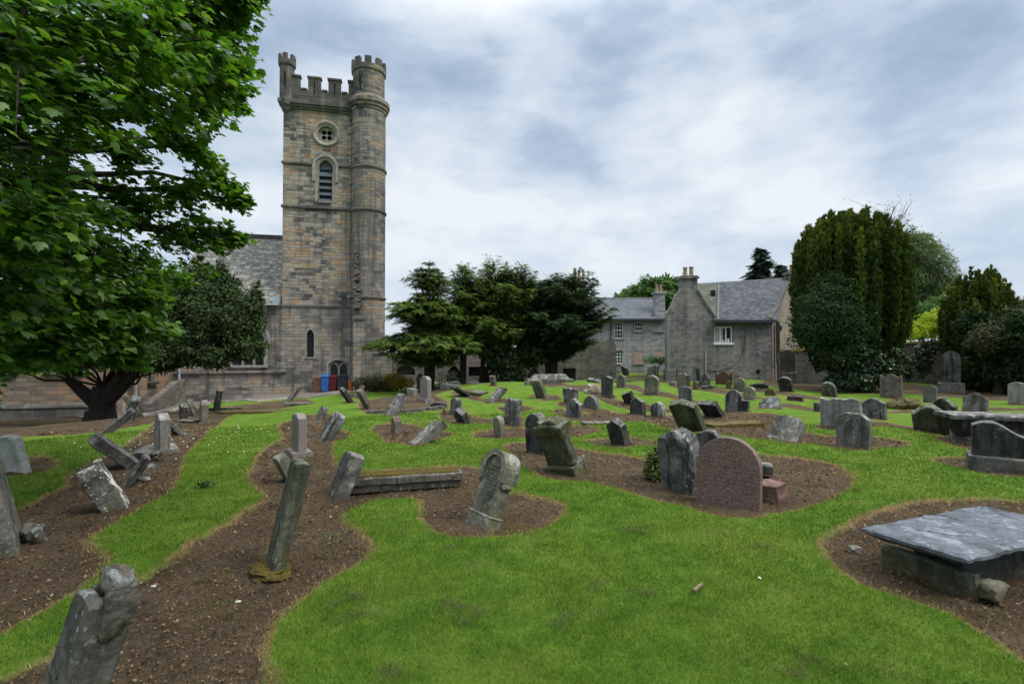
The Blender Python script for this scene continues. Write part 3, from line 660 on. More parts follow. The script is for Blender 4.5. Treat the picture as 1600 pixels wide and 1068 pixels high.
    MB().prism(lan, .16, .20).build('glass', M['leaded_glass'], L1); MB().box(1.45, 2.05, -.12, .1, 1.6, 1.70).build('sill', M['frame_stone'], L1)
    # two-light opening under a segmental arch
    D1 = frame_band(arch(1.55, -.95, 1.68, 'seg', 6, 3.52), arch(1.25, -.95, 1.5, 'seg', 6, 3.52), -.10, .0).build('twin_light_window', M['frame_stone'], C)
    for cx_ in (3.22, 3.82):
        frame_band(arch(.62, -.6, 1.44, 'pointed', 6, cx_), arch(.47, -.6, 1.28, 'pointed', 6, cx_), .04, .3).build('light_frame', M['frame_stone'], D1)
        MB().prism(arch(.48, -.6, 1.29, 'pointed', 6, cx_), .22, .26).build('glass', M['leaded_glass'], D1)
    MB().box(2.9, 4.14, -.02, .4, -.95, -.6).build('sill', M['nave_stone'], D1)
    MB().prism(arch(1.25, -.95, 1.5, 'seg', 6, 3.52), .30, .36).build('spandrel', M['frame_stone'], D1)
    # cornice, parapet with merlons
    co = MB()
    for k, (z0, z1, e) in enumerate(((17.85, 18.0, .10), (18.0, 18.16, .20), (18.16, 18.40, .30))): co.box(-e, 4.4 + e, -e, 5 + e, z0, z1)
    co.build('cornice', M['dark_ashlar'], C, weld=False, bevel=.03)
    par = MB(); e = .14; tz, cz_ = 19.95, 19.15
    par.box(-e, 4.4 + e, -e, .16, 18.40, cz_); par.box(-e, 4.4 + e, 4.84, 5 + e, 18.40, cz_)
    par.box(-e, .16, .16, 4.84, 18.40, cz_); par.box(4.24, 4.4 + e, .16, 4.84, 18.40, cz_)
    mer = [(.45, 1.02), (1.52, 2.30), (2.78, 3.56), (4.05, 4.54)]; cops = []
    for u0, u1 in mer:
        par.box(u0, u1, -e, .16, cz_, tz); par.box(u0, u1, 4.84, 5 + e, cz_, tz); cops.append(MB().box(u0 - .06, u1 + .06, -e - .06, .22, tz, tz + .11)); cops.append(MB().box(u0 - .06, u1 + .06, 4.78, 5 + e + .06, tz, tz + .11))
    for v0, v1 in ((.9, 1.6), (2.1, 2.9), (3.4, 4.1)):
        for x0, x1 in ((-e, .16), (4.24, 4.4 + e)): par.box(x0, x1, v0, v1, cz_, tz); cops.append(MB().box(x0 - .06, x1 + .06, v0 - .06, v1 + .06, tz, tz + .11))
    for (a0, a1), (b0, b1) in zip(mer, mer[1:]): cops.append(MB().box(a1 + .06, b0 - .06, -e - .05, .21, cz_, cz_ + .09))
    pm = par.mesh('parapet', weld=False)
    pm = carve(MB().prism([(-e, 18.40), (4.4 + e, 18.40)] + [p for u0, u1 in mer[::-1] for p in ((u1, cz_), (u1, tz), (u0, tz), (u0, cz_))] + [(-e, cz_)], -e, .16).mesh('p'),
               [MB().box(1.86, 1.96, -.6, -.02, 18.85, 19.75).mesh('c'), MB().box(3.12, 3.22, -.6, -.02, 18.85, 19.75).mesh('c')], 'parapet')
    pa = link('parapet', pm, M['dark_ashlar'], C)
    p2 = MB(); p2.box(-e, 4.4 + e, 4.84, 5 + e, 18.40, cz_); p2.box(-e, .16, .16, 4.84, 18.40, cz_); p2.box(4.24, 4.4 + e, .16, 4.84, 18.40, cz_)
    for u0, u1 in mer: p2.box(u0, u1, 4.84, 5 + e, cz_, tz)
    for v0, v1 in ((.9, 1.6), (2.1, 2.9), (3.4, 4.1)):
        for x0, x1 in ((-e, .16), (4.24, 4.4 + e)): p2.box(x0, x1, v0, v1, cz_, tz)
    p2.build('rear_parapet', M['dark_ashlar'], pa, weld=False)
    for m_ in cops: m_.build('coping', M['dark_ashlar'], pa, weld=False)
    MB().box(.1, 4.3, .1, 4.9, 18.3, 18.55).build('tower_roof', M['void'], C)
    # little bartizan on the left corner
    BZ = MB().lathe([(.05, 17.35), (.16, 17.55), (.30, 17.75), (.34, 17.95), (.46, 18.05), (.50, 18.4), (.45, 18.45), (.45, 20.55), (.53, 20.65), (.55, 20.95)], .18, .12, 24).build('corner_turret', M['dark_ashlar'], C, weld=False)
    for k in range(6):
        bt = MB(); a0 = k * math.pi / 3 + .2
        for i in range(4):
            t0, t1 = a0 + i * .15, a0 + (i + 1) * .15
            q = lambda r, t, z: (.18 + r * math.cos(t), .12 + r * math.sin(t), z)
            bt.hexa([q(.36, t0, 20.95), q(.54, t0, 20.95), q(.54, t1, 20.95), q(.36, t1, 20.95)], [q(.36, t0, 21.32), q(.54, t0, 21.32), q(.54, t1, 21.32), q(.36, t1, 21.32)])
        bt.build('merlon', M['dark_ashlar'], BZ, weld=True)
    MB().box(.10, .20, -.36, -.30, 19.2, 20.1).build('slit', M['void'], BZ)
    # stair turret
    TC = (5.33, .25)
    ST = MB().lathe([(1.12, base), (1.12, 18.0), (1.18, 18.05), (1.18, 18.2), (1.28, 18.25), (1.28, 18.42), (1.38, 18.48), (1.38, 18.72), (1.30, 18.78), (1.10, 19.0), (1.04, 19.05), (1.04, 20.65), (1.13, 20.72), (1.15, 21.02), (1.12, 21.05)], *TC, 40).build('stair_turret', M['turret_stone'], C, weld=False)
    for z in (5.6, 11.35, 14.2):
        MB().lathe([(1.10, z - .10), (1.20, z - .06), (1.20, z + .04), (1.10, z + .12)], *TC, 40, cap=False).build('string_course', M['dark_ashlar'], ST, weld=False)
    nm = 9
    for k in range(nm):
        bt = MB(); a0 = k * 2 * math.pi / nm - 1.75; wd = 2 * math.pi / nm * .56
        for i in range(5):
            t0, t1 = a0 + i * wd / 5, a0 + (i + 1) * wd / 5
            q = lambda r, t, z: (TC[0] + r * math.cos(t), TC[1] + r * math.sin(t), z)
            bt.hexa([q(.88, t0, 21.05), q(1.14, t0, 21.05), q(1.14, t1, 21.05), q(.88, t1, 21.05)], [q(.88, t0, 21.48), q(1.14, t0, 21.48), q(1.14, t1, 21.48), q(.88, t1, 21.48)])
        bt.build('merlon', M['dark_ashlar'], ST, weld=True)
    for a, z0, z1 in ((-2.05, 19.25, 20.25),):
        Mx = Matrix.Translation((TC[0], TC[1], 0)) @ Matrix.Rotation(a + math.pi / 2, 4, 'Z')
        MB().box(-.06, .06, -1.06, -1.0, z0, z1, Mx).build('slit', M['void'], ST)
    # drainpipe in the corner between tower and turret
    MB().tube([(4.30, -.10, 17.75), (4.30, -.10, 5.1), (4.32, -.16, 4.9), (4.32, -.16, -.9)], .055, n=8).box(4.18, 4.42, -.22, .02, 17.45, 17.80).build('drainpipe', M['dark_pipe'], C, weld=False)
    # buttress at the turret's foot with weathered top, and the scar of a lost wall above it
    MB().hexa([(4.52, -.95, base), (5.22, -.95, base), (5.22, .2, base), (4.52, .2, base)], [(4.52, -.95, 4.1), (5.22, -.95, 4.1), (5.22, .2, 4.55), (4.52, .2, 4.55)]).build('buttress', M['nave_stone'], C)
    MB().hexa([(4.46, -1.02, 4.1), (5.28, -1.02, 4.1), (5.28, .2, 4.56), (4.46, .2, 4.56)], [(4.46, -1.02, 4.25), (5.28, -1.02, 4.25), (5.28, .2, 4.78), (4.46, .2, 4.78)]).build('buttress_cap', M['dark_ashlar'], C)
    rs = random.Random(4); sc_ = MB()
    for i in range(46):
        z = 4.75 + i * .085; u0 = 4.50 + rs.random() * .16; w = (.16 + .28 * rs.random()) * (1 - i / 70); h = .08 + .12 * rs.random(); y = -.98 - .16 * rs.random() + .006 * i
        sc_.box(u0, u0 + w, y, .0, z, z + h, Matrix.Rotation((rs.random() - .5) * .02, 4, 'Y'))
    sc_.build('wall_scar', M['rubble'], C, weld=False)
    # the low block beside the turret, in shade
    MB().box(5.4, 6.9, -.75, 1.2, base, 1.9).box(5.35, 6.95, -.82, 1.25, 1.9, 2.0).build('lean_to', M['nave_stone'], C, weld=False)
    MB().box(5.35, 6.95, -.83, -.76, -.2, .0).box(5.35, 6.95, -.88, -.76, -.95, -.75).build('moulding', M['dark_ashlar'], C, weld=False)
    # nave
    nv = carve(MB().box(-6.2, -.06, .0, 11.5, base, 5.0).mesh('n'), [prism_mesh(arch(1.9, 1.2, 4.25, 'pointed', 8, -2.0), -1, .5)], 'nave_wall')
    link('nave_wall', nv, M['nave_stone'], C)
    nw = frame_band(arch(2.35, 1.2, 4.55, 'pointed', 8, -2.0), arch(1.9, 1.2, 4.25, 'pointed', 8, -2.0), -.05, .05).build('nave_window', M['frame_stone'], C)
    frame_band(arch(2.7, 2.6, 4.85, 'pointed', 8, -2.0), arch(2.38, 2.6, 4.57, 'pointed', 8, -2.0), -.13, .02).build('hood_mould', M['frame_stone'], nw)
    for x in (-2.33, -1.67): MB().box(x - .06, x + .06, .1, .34, 1.2, 3.5).build('mullion', M['frame_stone'], nw)
    MB().prism(arch(1.9, 1.2, 4.25, 'pointed', 8, -2.0), .26, .30).build('glass', M['leaded_glass'], nw)
    MB().box(-3.2, -.8, -.16, .2, 1.05, 1.2).build('sill', M['frame_stone'], nw)
    MB().box(-6.2, .35, -.16, -.061, .72, .84).box(-6.2, -.05, -.10, .0, base, .30).box(-6.2, -.05, -.22, -.10, base, -.45).build('plinth', M['nave_stone'], C, weld=False)
    rf = MB().hexa([(-6.6, -.28, 5.02), (-.07, -.28, 5.02), (-.07, 6.1, 10.45), (-6.6, 6.1, 10.45)], [(-6.6, -.36, 5.16), (-.07, -.36, 5.16), (-.07, 6.1, 10.62), (-6.6, 6.1, 10.62)])
    rf.hexa([(-6.6, 6.1, 10.45), (-.07, 6.1, 10.45), (-.07, 12.3, 5.0), (-6.6, 12.3, 5.0)], [(-6.6, 6.1, 10.62), (-.07, 6.1, 10.62), (-.07, 12.4, 5.14), (-6.6, 12.4, 5.14)])
    nr = rf.build('nave_roof', M['church_slate'], C, weld=False)
    MB().box(-6.6, -.07, 5.92, 6.28, 10.50, 10.82).build('ridge', M['dark_ashlar'], nr)
    gt = MB().box(-6.5, -.35, -.50, -.34, 5.0, 5.14).box(-.45, -.1, -.52, -.2, 5.0, 5.55); gt.build('gutter', M['lead_pipe'], nr, weld=False)
    MB().tube([(-5.86, -.14, 4.9), (-5.86, -.14, -.75), (-5.92, -.3, -1.0)], .075, n=8).build('drainpipe', M['lead_pipe'], C)
    # west aisle block that steps forward, with porch door in its flank
    al = MB().box(-22, -6.2, -6.5, 6, base, 3.6)
    ws = [arch(1.3, 1.15, 3.1, 'pointed', 6, c) for c in (-18.4, -14.9, -11.2, -8.4)]
    sd = [side_M(-6.2) @ Matrix(), ]
    dq = arch(.95, -1.35, .85, 'pointed', 7, -5.35); wq = arch(.75, .35, 1.9, 'flat', 3, -2.9)
    cut = [prism_mesh(w, -8, -6.1) for w in ws] + [MB().prism(dq, -1, .4, side_M(-6.2)).mesh('c'), MB().prism(wq, -1, .3, side_M(-6.2)).mesh('c')]
    link('aisle_wall', carve(al.mesh('a'), cut, 'aisle_wall'), M['aisle_stone'], C)
    for w in ws:
        cxx = (w[0][0] + w[1][0]) / 2
        q = frame_band(arch(1.55, 1.15, 3.28, 'pointed', 6, cxx), w, -6.56, -6.4).build('aisle_window', M['frame_stone'], C)
        MB().prism(w, -6.25, -6.2).build('glass', M['leaded_glass'], q); MB().box(cxx - .05, cxx + .05, -6.42, -6.26, 1.15, 2.9).build('mullion', M['frame_stone'], q)
        MB().box(cxx - .9, cxx + .9, -6.72, -6.3, 1.0, 1.15).build('sill', M['frame_stone'], q)
    MB().box(-22, -6.14, -6.66, -6.5, base, -.62).hexa([(-22, -6.72, -.62), (-6.1, -6.72, -.62), (-6.1, -6.5, -.62), (-22, -6.5, -.62)], [(-22, -6.66, -.50), (-6.12, -6.66, -.50), (-6.12, -6.5, -.42), (-22, -6.5, -.42)]).build('aisle_plinth', M['dark_ashlar'], C, weld=False)
    MB().hexa([(-22.3, -6.8, 3.5), (-5.9, -6.8, 3.5), (-5.9, 6, 7.2), (-22.3, 6, 7.2)], [(-22.3, -6.85, 3.66), (-5.9, -6.85, 3.66), (-5.9, 6, 7.4), (-22.3, 6, 7.4)]).build('aisle_roof', M['church_slate'], C)
    MB().prism([(-6.5, 3.6), (.0, 3.6), (.0, 5.4)], -.25, 0, side_M(-6.2)).build('flank_gable', M['aisle_stone'], C)
    ds = frame_band(arch(1.35, -1.35, 1.12, 'pointed', 7, -5.35), dq, -.10, .06)
    ds.v = [side_M(-6.2) @ p for p in ds.v]; D2 = ds.build('porch_door', M['frame_stone'], C)
    MB().prism(dq, .24, .30, side_M(-6.2)).build('door_leaf', M['wood_door'], D2)
    MB().prism([(-5.82, -1.35), (-5.45, -1.35), (-5.45, .7), (-5.82, .35)], .16, .22, side_M(-6.2)).build('open_leaf', M['red_door'], D2)
    MB().prism(wq, .18, .22, side_M(-6.2)).box(-6.25, -6.0, -3.4, -2.4, .2, .34).build('flank_window', M['leaded_glass'], C, weld=False)
    MB().prism([(-6.45, 1.2), (-4.6, 1.35), (-4.6, 1.5), (-6.45, 1.36)], -.45, 0, side_M(-6.2)).build('door_hood', M['dark_ashlar'], C)
    MB().prism([(-4.7, base), (-.1, base), (-.1, .35), (-1.2, .30), (-4.7, -.72)], -.75, -.35, side_M(-6.2)).build('sloping_parapet', M['rubble'], C)
    return C

def wheelie(px, py, mat, label, yaw, h=1.05, w=.52, d=.62, dep=None, lidmat=None):
    g = P(px, py, dep); gx, gy = g[0], g[1]
    o = empty('wheelie_bin', (gx, gy, gz(gx, gy) + .02), yaw); tag(o, label, 'wheelie bin', 'wheelie bins beside the church tower')
    b = MB().hexa([(-w * .40, -d * .40, .06), (w * .40, -d * .40, .06), (w * .40, d * .36, .06), (-w * .40, d * .36, .06)], [(-w / 2, -d / 2, h * .9), (w / 2, -d / 2, h * .9), (w / 2, d / 2, h * .9), (-w / 2, d / 2, h * .9)])
    b.box(-w / 2 - .015, w / 2 + .015, -d / 2 - .02, d / 2 + .015, h * .84, h * .9)
    b.build('body', M[mat], o, weld=False, bevel=.015)
    l = MB().hexa([(-w / 2 - .02, -d / 2 - .04, h * .905), (w / 2 + .02, -d / 2 - .04, h * .905), (w / 2 + .02, d / 2 + .02, h * .93), (-w / 2 - .02, d / 2 + .02, h * .93)], [(-w / 2, -d / 2, h * .95), (w / 2, -d / 2, h * .95), (w / 2, d / 2, h), (-w / 2, d / 2, h)])
    l.build('lid', M[mat], o, bevel=.012)
    MB().tube([(-w * .42, d / 2 + .08, h * .9), (w * .42, d / 2 + .08, h * .9)], .018, n=6).box(-w * .4, -w * .36, d / 2 - .02, d / 2 + .09, h * .87, h * .91).box(w * .36, w * .4, d / 2 - .02, d / 2 + .09, h * .87, h * .91).build('handle', M[mat], o, weld=False)
    for s in (-1, 1):
        wb = MB().lathe([(.02, -.03), (.10, -.03), (.10, .03), (.02, .03)], 0, 0, 14).mesh('wheel')
        link('wheel', wb, M['rubber'], o, (s * w * .44, d * .40, .10), (0, R(90), 0))
    return o

# ---------------------------------------------------------------- houses and walls
def sash(parent, x0, x1, z0, z1, y, cols, rows, name='sash_window', open_pane=None):
    f = MB(); t = .06
    f.box(x0, x1, y - .05, y + .04, z0, z0 + t).box(x0, x1, y - .05, y + .04, z1 - t, z1).box(x0, x0 + t, y - .05, y + .04, z0 + t, z1 - t).box(x1 - t, x1, y - .05, y + .04, z0 + t, z1 - t)
    o = f.build(name, M['white_paint'], parent, weld=False); m = MB()
    for i in range(1, cols): x = x0 + (x1 - x0) * i / cols; m.box(x - .02, x + .02, y - .035, y + .02, z0 + t, z1 - t)
    for i in range(1, rows): z = z0 + (z1 - z0) * i / rows; k = .035 if rows % 2 == 0 and i == rows // 2 else .018; m.box(x0 + t, x1 - t, y - .037, y + .018, z - k, z + k)
    m.build('glazing_bar', M['white_paint'], o, weld=False)
    MB().box(x0 + t, x1 - t, y + .0, y + .01, z0 + t, z1 - t).build('pane', M['window_glass'], o)
    MB().box(x0 - .1, x1 + .1, y - .22, y + .05, z0 - .12, z0).build('sill', M['frame_stone'], o)
    return o
def chimney(parent, x0, x1, y0, y1, z0, z1, pots, mat='harl', ph=.62, pm='pot_clay', name='chimney'):
    c = MB().box(x0, x1, y0, y1, z0, z1).box(x0 - .1, x1 + .1, y0 - .1, y1 + .1, z1, z1 + .14).box(x0 - .02, x1 + .02, y0 - .02, y1 + .02, z1 + .14, z1 + .22)
    o = c.build(name, M[mat], parent, weld=False)
    for k, (x, h) in enumerate(pots):
        z = z1 + .22
        MB().lathe([(.17, z), (.15, z + .1), (.135, z + h * .85), (.17, z + h * .88), (.17, z + h), (.11, z + h), (.10, z + h - .1)], x, (y0 + y1) / 2, 14).build('chimney_pot', M[pm], o, weld=False)
    return o
def build_houses():
    A = empty('cottage', (0, 0, 0)); tag(A, 'grey harled cottage with crow-topped chimney gable, slate roof and one white window', 'house')
    A['label'] = 'grey harled cottage with chimney gable, slate roof and one white window'
    y = 36.0
    front = MB().prism([(10.9, -.4), (18.25, -.4), (18.25, 4.28), (14.2, 4.34), (13.05, 6.3), (12.0, 6.55), (11.55, 6.0), (11.2, 5.2), (10.9, 4.75)], y, y + .5)
    holes = [MB().box(14.22, 15.52, y - 1, y + .30, 2.66, 3.82).mesh('c'), MB().box(15.72, 15.94, y - 1, y + .2, 4.03, 4.22).mesh('c'), MB().box(14.18, 14.34, y - 1, y + .2, .62, .76).mesh('c'),
             prism_mesh([(17.30 + .2 * math.cos(i * .785) * (1.1 if i % 2 else .85), .62 + .18 * math.sin(i * .785)) for i in range(8)], y - 1, y + .25)]
    link('front_wall', carve(front.mesh('f'), holes, 'front_wall'), M['harl'], A)
    MB().hexa([(10.9, y + .5, -.4), (11.3, y + .5, -.4), (13.9, 44, -.4), (13.5, 44, -.4)], [(10.9, y + .5, 4.7), (11.3, y + .5, 4.7), (13.9, 44, 4.7), (13.5, 44, 4.7)]).box(13.9, 24.6, 43.6, 44, -.4, 4.2).build('rear_wall', M['harl'], A, weld=False)
    ga = [(18.25, 36.0), (18.35, 36.35), (25.2, 44), (24.8, 44.3)]
    gw = MB()
    def gp(t, z, off=0): return (18.3 + 6.9 * t + off, 36.02 + 8 * t - off, z)
    gw.face([gp(0, -.4), gp(1, -.4), gp(1, 4.4), gp(.5, 7.6), gp(0, 4.3)]); gw.face([gp(0, -.4, -.4), gp(0, 4.3, -.4), gp(.5, 7.6, -.4), gp(1, 4.4, -.4), gp(1, -.4, -.4)])
    gw.build('gable_wall', M['warm_rubble'], A, weld=False)
    sk = MB()
    for t0, z0, t1, z1 in ((-.03, 4.22, .5, 7.62), (.5, 7.62, 1.03, 4.3)):
        a0, a1 = gp(t0, z0, .08), gp(t1, z1, .08); b0, b1 = gp(t0, z0, -.35), gp(t1, z1, -.35)
        sk.hexa([a0, a1, b1, b0], [tuple(np.add(p, (0, 0, .2))) for p in (a0, a1, b1, b0)])
    sk.build('gable_skew', M['dark_ashlar'], A, weld=False)
    MB().box(18.9, 19.0, 36.3, 36.6, -.4, 4.2).tube([(18.75, 36.25, 4.3), (18.75, 36.25, 1.2)], .06, n=6).build('downpipe', M['dark_pipe'], A, weld=False)
    MB().box(-.16, .16, -.05, .04, 3.6, 3.95, Matrix.Translation((19.75, 37.62, 0)) @ Matrix.Rotation(R(49), 4, 'Z')).build('vent_hole', M['void'], A)
    th = .12
    def slab(q): return MB().hexa(q, [tuple(np.add(p, (0, -.03, th))) for p in q])
    main = slab([(14.42, 35.75, 4.14), (18.45, 35.75, 4.14), (21.75, 40.0, 7.66), (16.2, 40.0, 7.35)]); main.hexa([(14.25, 40.0, 7.2), (21.75, 40.0, 7.66), (25.2, 44.2, 4.2), (15.0, 44.2, 4.2)], [(14.25, 40.0, 7.32), (21.75, 40.0, 7.78), (25.2, 44.2, 4.32), (15.0, 44.2, 4.32)])
    mr = main.build('main_roof', M['slate'], A, weld=False)
    MB().tube([(14.3, 39.98, 7.28), (17, 39.98, 7.45), (21.7, 39.98, 7.76)], .09, n=6).build('ridge', M['lead_flashing'], mr)
    MB().box(14.2, 18.6, 35.6, 35.74, 4.06, 4.17).build('gutter', M['dark_pipe'], mr)
    gr = MB().hexa([(14.2, 35.8, 4.12), (14.4, 35.76, 4.12), (16.1, 40.0, 7.30), (13.3, 40.0, 7.15)], [(14.2, 35.78, 4.26), (14.4, 35.74, 4.26), (16.1, 39.97, 7.44), (13.3, 39.97, 7.30)])
    gr.hexa([(11.0, 36.3, 4.6), (12.5, 36.3, 6.5), (14.0, 40.5, 6.8), (12.7, 40.5, 4.6)], [(11.0, 36.3, 4.7), (12.5, 36.3, 6.64), (14.0, 40.5, 6.94), (12.7, 40.5, 4.7)])
    g2 = gr.build('gable_roof', M['mossy_slate'], A, weld=False)
    MB().box(15.0, 15.25, 38.3, 38.6, 6.0, 6.65).build('roof_vent', M['black_board'], g2)
    vl = MB(); vl.hexa([(14.32, 35.74, 4.16), (14.46, 35.74, 4.16), (16.20, 39.95, 7.33), (16.08, 39.95, 7.33)], [(14.32, 35.70, 4.31), (14.46, 35.70, 4.31), (16.20, 39.9, 7.49), (16.08, 39.9, 7.49)]); vl.build('valley_lead', M['lead_flashing'], mr)
    s2 = MB(); s2.prism([(12.95, 6.28), (14.32, 4.22), (14.45, 4.30), (13.1, 6.42)], y - .04, y + .3); s2.build('gable_skew', M['dark_ashlar'], A)
    chimney(A, 11.98, 13.08, 36.02, 36.8, 6.0, 7.2, [(12.35, .62), (12.78, .66)])
    chimney(A, 21.5, 22.3, 39.6, 40.4, 7.3, 8.05, [(21.9, .55)], 'rubble', .5, 'red_clay', 'gable_chimney')
    w = MB().box(14.22, 15.52, y + .1, y + .2, 2.66, 2.74).box(14.22, 15.52, y + .1, y + .2, 3.74, 3.82)
    for x in (14.22, 14.64, 15.05, 15.44): w.box(x, x + .08, y + .1, y + .2, 2.74, 3.74)
    wo_ = w.build('casement_window', M['white_paint'], A, weld=False)
    MB().box(14.72, 15.05, y + .09, y + .19, 2.80, 2.85).box(14.72, 15.05, y + .09, y + .19, 3.68, 3.72).build('opening_sash', M['white_paint'], wo_, weld=False)
    MB().box(14.30, 15.44, y + .16, y + .17, 2.74, 3.74).build('pane', M['window_glass'], wo_)
    MB().box(14.32, 14.6, y + .145, y + .155, 2.76, 3.72).box(14.74, 14.9, y + .145, y + .155, 2.76, 3.72).build('curtain', M['curtain'], wo_, weld=False)
    MB().box(15.20, 15.34, y + .13, y + .155, 2.74, 2.98).build('bottle', M['white_paint'], wo_)
    MB().box(14.15, 15.6, y - .08, y + .12, 2.54, 2.66).build('sill', M['white_paint'], wo_)
    cb = [(13.55, y - .03, .75), (14.5, y - .03, .72), (15.4, y - .03, .95), (16.1, y - .03, 1.6), (16.35, y - .03, 2.5), (16.4, y - .03, 3.6)]
    MB().tube(cb, .016, n=4).build('cable', M['dark_pipe'], A)
    MB().box(13.58, 13.64, y - .06, y, -.2, 2.1).build('lime_stripe', M['pale_mortar'], A)
    # house beyond
    B = empty('terraced_house', (0, 0, 0)); tag(B, 'pale ashlar two-storey house beyond the railings with white sash windows', 'house')
    y = 48.0; x0, x1 = 5.2, 14.6
    op = [(9.62, 10.42, 3.28, 4.80), (11.5, 12.3, 3.98, 4.78), (9.62, 10.42, .92, 2.15)]
    blk = [(11.45, 12.35, .95, 2.1), (13.45, 14.15, 1.45, 2.1), (13.45, 14.2, 3.98, 4.75)]
    cut = [MB().box(a, b, y - 1, y + .25, c, d).mesh('c') for a, b, c, d in op] + [MB().box(a, b, y - 1, y + .07, c, d).mesh('c') for a, b, c, d in blk]
    link('wall', carve(MB().box(x0, x1, y, y + 8, -.5, 5.0).mesh('w'), cut, 'wall'), M['house_ashlar'], B)
    MB().prism([(y, 5.0), (y + 8, 5.0), (y + 4, 7.3)], 0, .5, Matrix(((0, -1, 0, x1), (1, 0, 0, 0), (0, 0, 1, 0), (0, 0, 0, 1)))).build('gable', M['house_ashlar'], B)
    for (a, b, c, d), (cc, rr) in zip(op, ((3, 4), (3, 2), (3, 4))): sash(B, a, b, c, d, y + .14, cc, rr)
    for k, (a, b, c, d) in enumerate(blk):
        MB().box(a, b, y + .02, y + .05, c, d).build('blocked_window', M['pink_infill'] if k < 2 else M['house_ashlar'], B); MB().box(a - .1, b + .1, y - .12, y + .05, c - .12, c).build('sill', M['frame_stone'], B)
    rf = MB().hexa([(x0 - .2, y - .3, 4.98), (x1 - .35, y - .3, 4.98), (x1 - .35, y + 4, 7.3), (x0 - .2, y + 4, 7.3)], [(x0 - .2, y - .35, 5.1), (x1 - .35, y - .35, 5.1), (x1 - .35, y + 4, 7.45), (x0 - .2, y + 4, 7.45)])
    rf.hexa([(x0 - .2, y + 4, 7.3), (x1 - .35, y + 4, 7.3), (x1 - .35, y + 8.3, 4.98), (x0 - .2, y + 8.3, 4.98)], [(x0 - .2, y + 4, 7.45), (x1 - .35, y + 4, 7.45), (x1 - .35, y + 8.3, 5.1), (x0 - .2, y + 8.3, 5.1)])
    ro = rf.build('roof', M['far_slate'], B, weld=False)
    MB().box(x0 - .2, x1 - .35, y + 3.85, y + 4.15, 7.40, 7.52).build('ridge', M['frame_stone'], ro); MB().box(x0, x1 - .3, y - .48, y - .34, 4.9, 5.02).build('gutter', M['dark_pipe'], ro)
    chimney(B, 13.62, 14.55, y + .6, y + 1.5, 5.0, 7.55, [(13.9, .7), (14.25, .7)], 'house_ashlar'); MB().box(13.45, 14.6, y - .05, y + .8, 5.0, 5.9).build('chimney_foot', M['house_ashlar'], B)
    chimney(B, 6.1, 7.5, y + 3.6, y + 4.4, 6.9, 9.0, [(6.4, 1.3), (6.85, 1.1), (7.25, 1.1)], 'house_ashlar')
    MB().tube([(9.25, y - .1, 4.9), (9.25, y - .1, -.2)], .06, n=6).build('downpipe', M['dark_pipe'], B)
    # ruined cloister wall behind the yews
    RW = empty('ruined_wall', (0, 0, 0)); tag(RW, 'ruined rubble wall with arched recesses running behind the yew trees', 'wall')
    y = 37.4; top = [(7.6, 2.6), (7.2, 2.75), (5.8, 2.6), (4.5, 2.35), (3.2, 2.45), (1.5, 2.15), (0, 2.3), (-1.6, 2.1), (-3, 2.25), (-5, 2.0), (-6.6, 1.75), (-7.4, 1.9), (-8.9, 1.6)]
    mesh_ = MB().prism([(-8.9, -.9), (7.6, -.9)] + top, y, y + .7).mesh('r')
    cut = [prism_mesh(arch(1.5, -.2, 1.05, 'seg', 6, -1.2), y - 1, y + .4), prism_mesh(arch(1.35, .25, .95, 'flat', 2, -2.5), y - 1, y + .4), prism_mesh(arch(1.1, -.9, 1.05, 'pointed', 6, -4.25), y - 1, y + .5),
           prism_mesh(arch(1.35, .35, 1.05, 'seg', 5, -7.75), y - 1, y + .45), prism_mesh(arch(.9, -.9, .9, 'pointed', 5, 1.6), y - 1, y + .4)]
    link('wall', carve(mesh_, cut, 'wall'), M['rubble'], RW)
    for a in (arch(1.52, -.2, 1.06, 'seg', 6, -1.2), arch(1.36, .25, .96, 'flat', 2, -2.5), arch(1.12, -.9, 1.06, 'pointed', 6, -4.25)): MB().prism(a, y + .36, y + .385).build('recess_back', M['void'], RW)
    rs = random.Random(9); cp = MB()
    for i in range(70):
        x = -8.8 + 16.3 * i / 70; zt = np.interp(x, [p[0] for p in top[::-1]], [p[1] for p in top[::-1]]); h = .06 + .2 * rs.random()
        cp.box(x, x + .24, y + .02 + .1 * rs.random(), y + .68, zt - .05, zt + h, Matrix.Translation((0, 0, 0)))
    cp.build('broken_top', M['rubble'], RW, weld=False)
    # railings
    RL = empty('railing', (0, 0, 0)); tag(RL, 'black iron railings on a low kerb in front of the houses', 'railing')
    y = 34.9; xs = np.arange(3.5, 12.0, .115); kb = MB(); bars = MB(); rl = MB()
    for x in xs:
        z = gz(x, y); bars.tube([(x, y, z + .05), (x, y, z + .80)], .010, n=4)
    for xa, xb in zip(np.arange(3.5, 12.0, .5), np.arange(4.0, 12.5, .5)):
        za, zb = gz(xa, y), gz(xb, y)
        for h in (.72, .16): rl.tube([(xa, y, za + h), (xb, y, zb + h)], .014, n=4)
        kb.hexa([(xa, y - .12, za - .3), (xb, y - .12, zb - .3), (xb, y + .12, zb - .3), (xa, y + .12, za - .3)], [(xa, y - .12, za + .10), (xb, y - .12, zb + .10), (xb, y + .12, zb + .10), (xa, y + .12, za + .10)])
    bars.build('bar', M['iron'], RL, weld=False)['kind'] = 'stuff'; rl.build('rail', M['iron'], RL, weld=False); kb.build('kerb', M['rubble'], RL, weld=False)
    for x in (9.75, 10.35, 11.2): MB().box(x - .03, x + .03, y - .06, y - .0, gz(x, y), gz(x, y) + .92).build('post', M['iron'], RL)
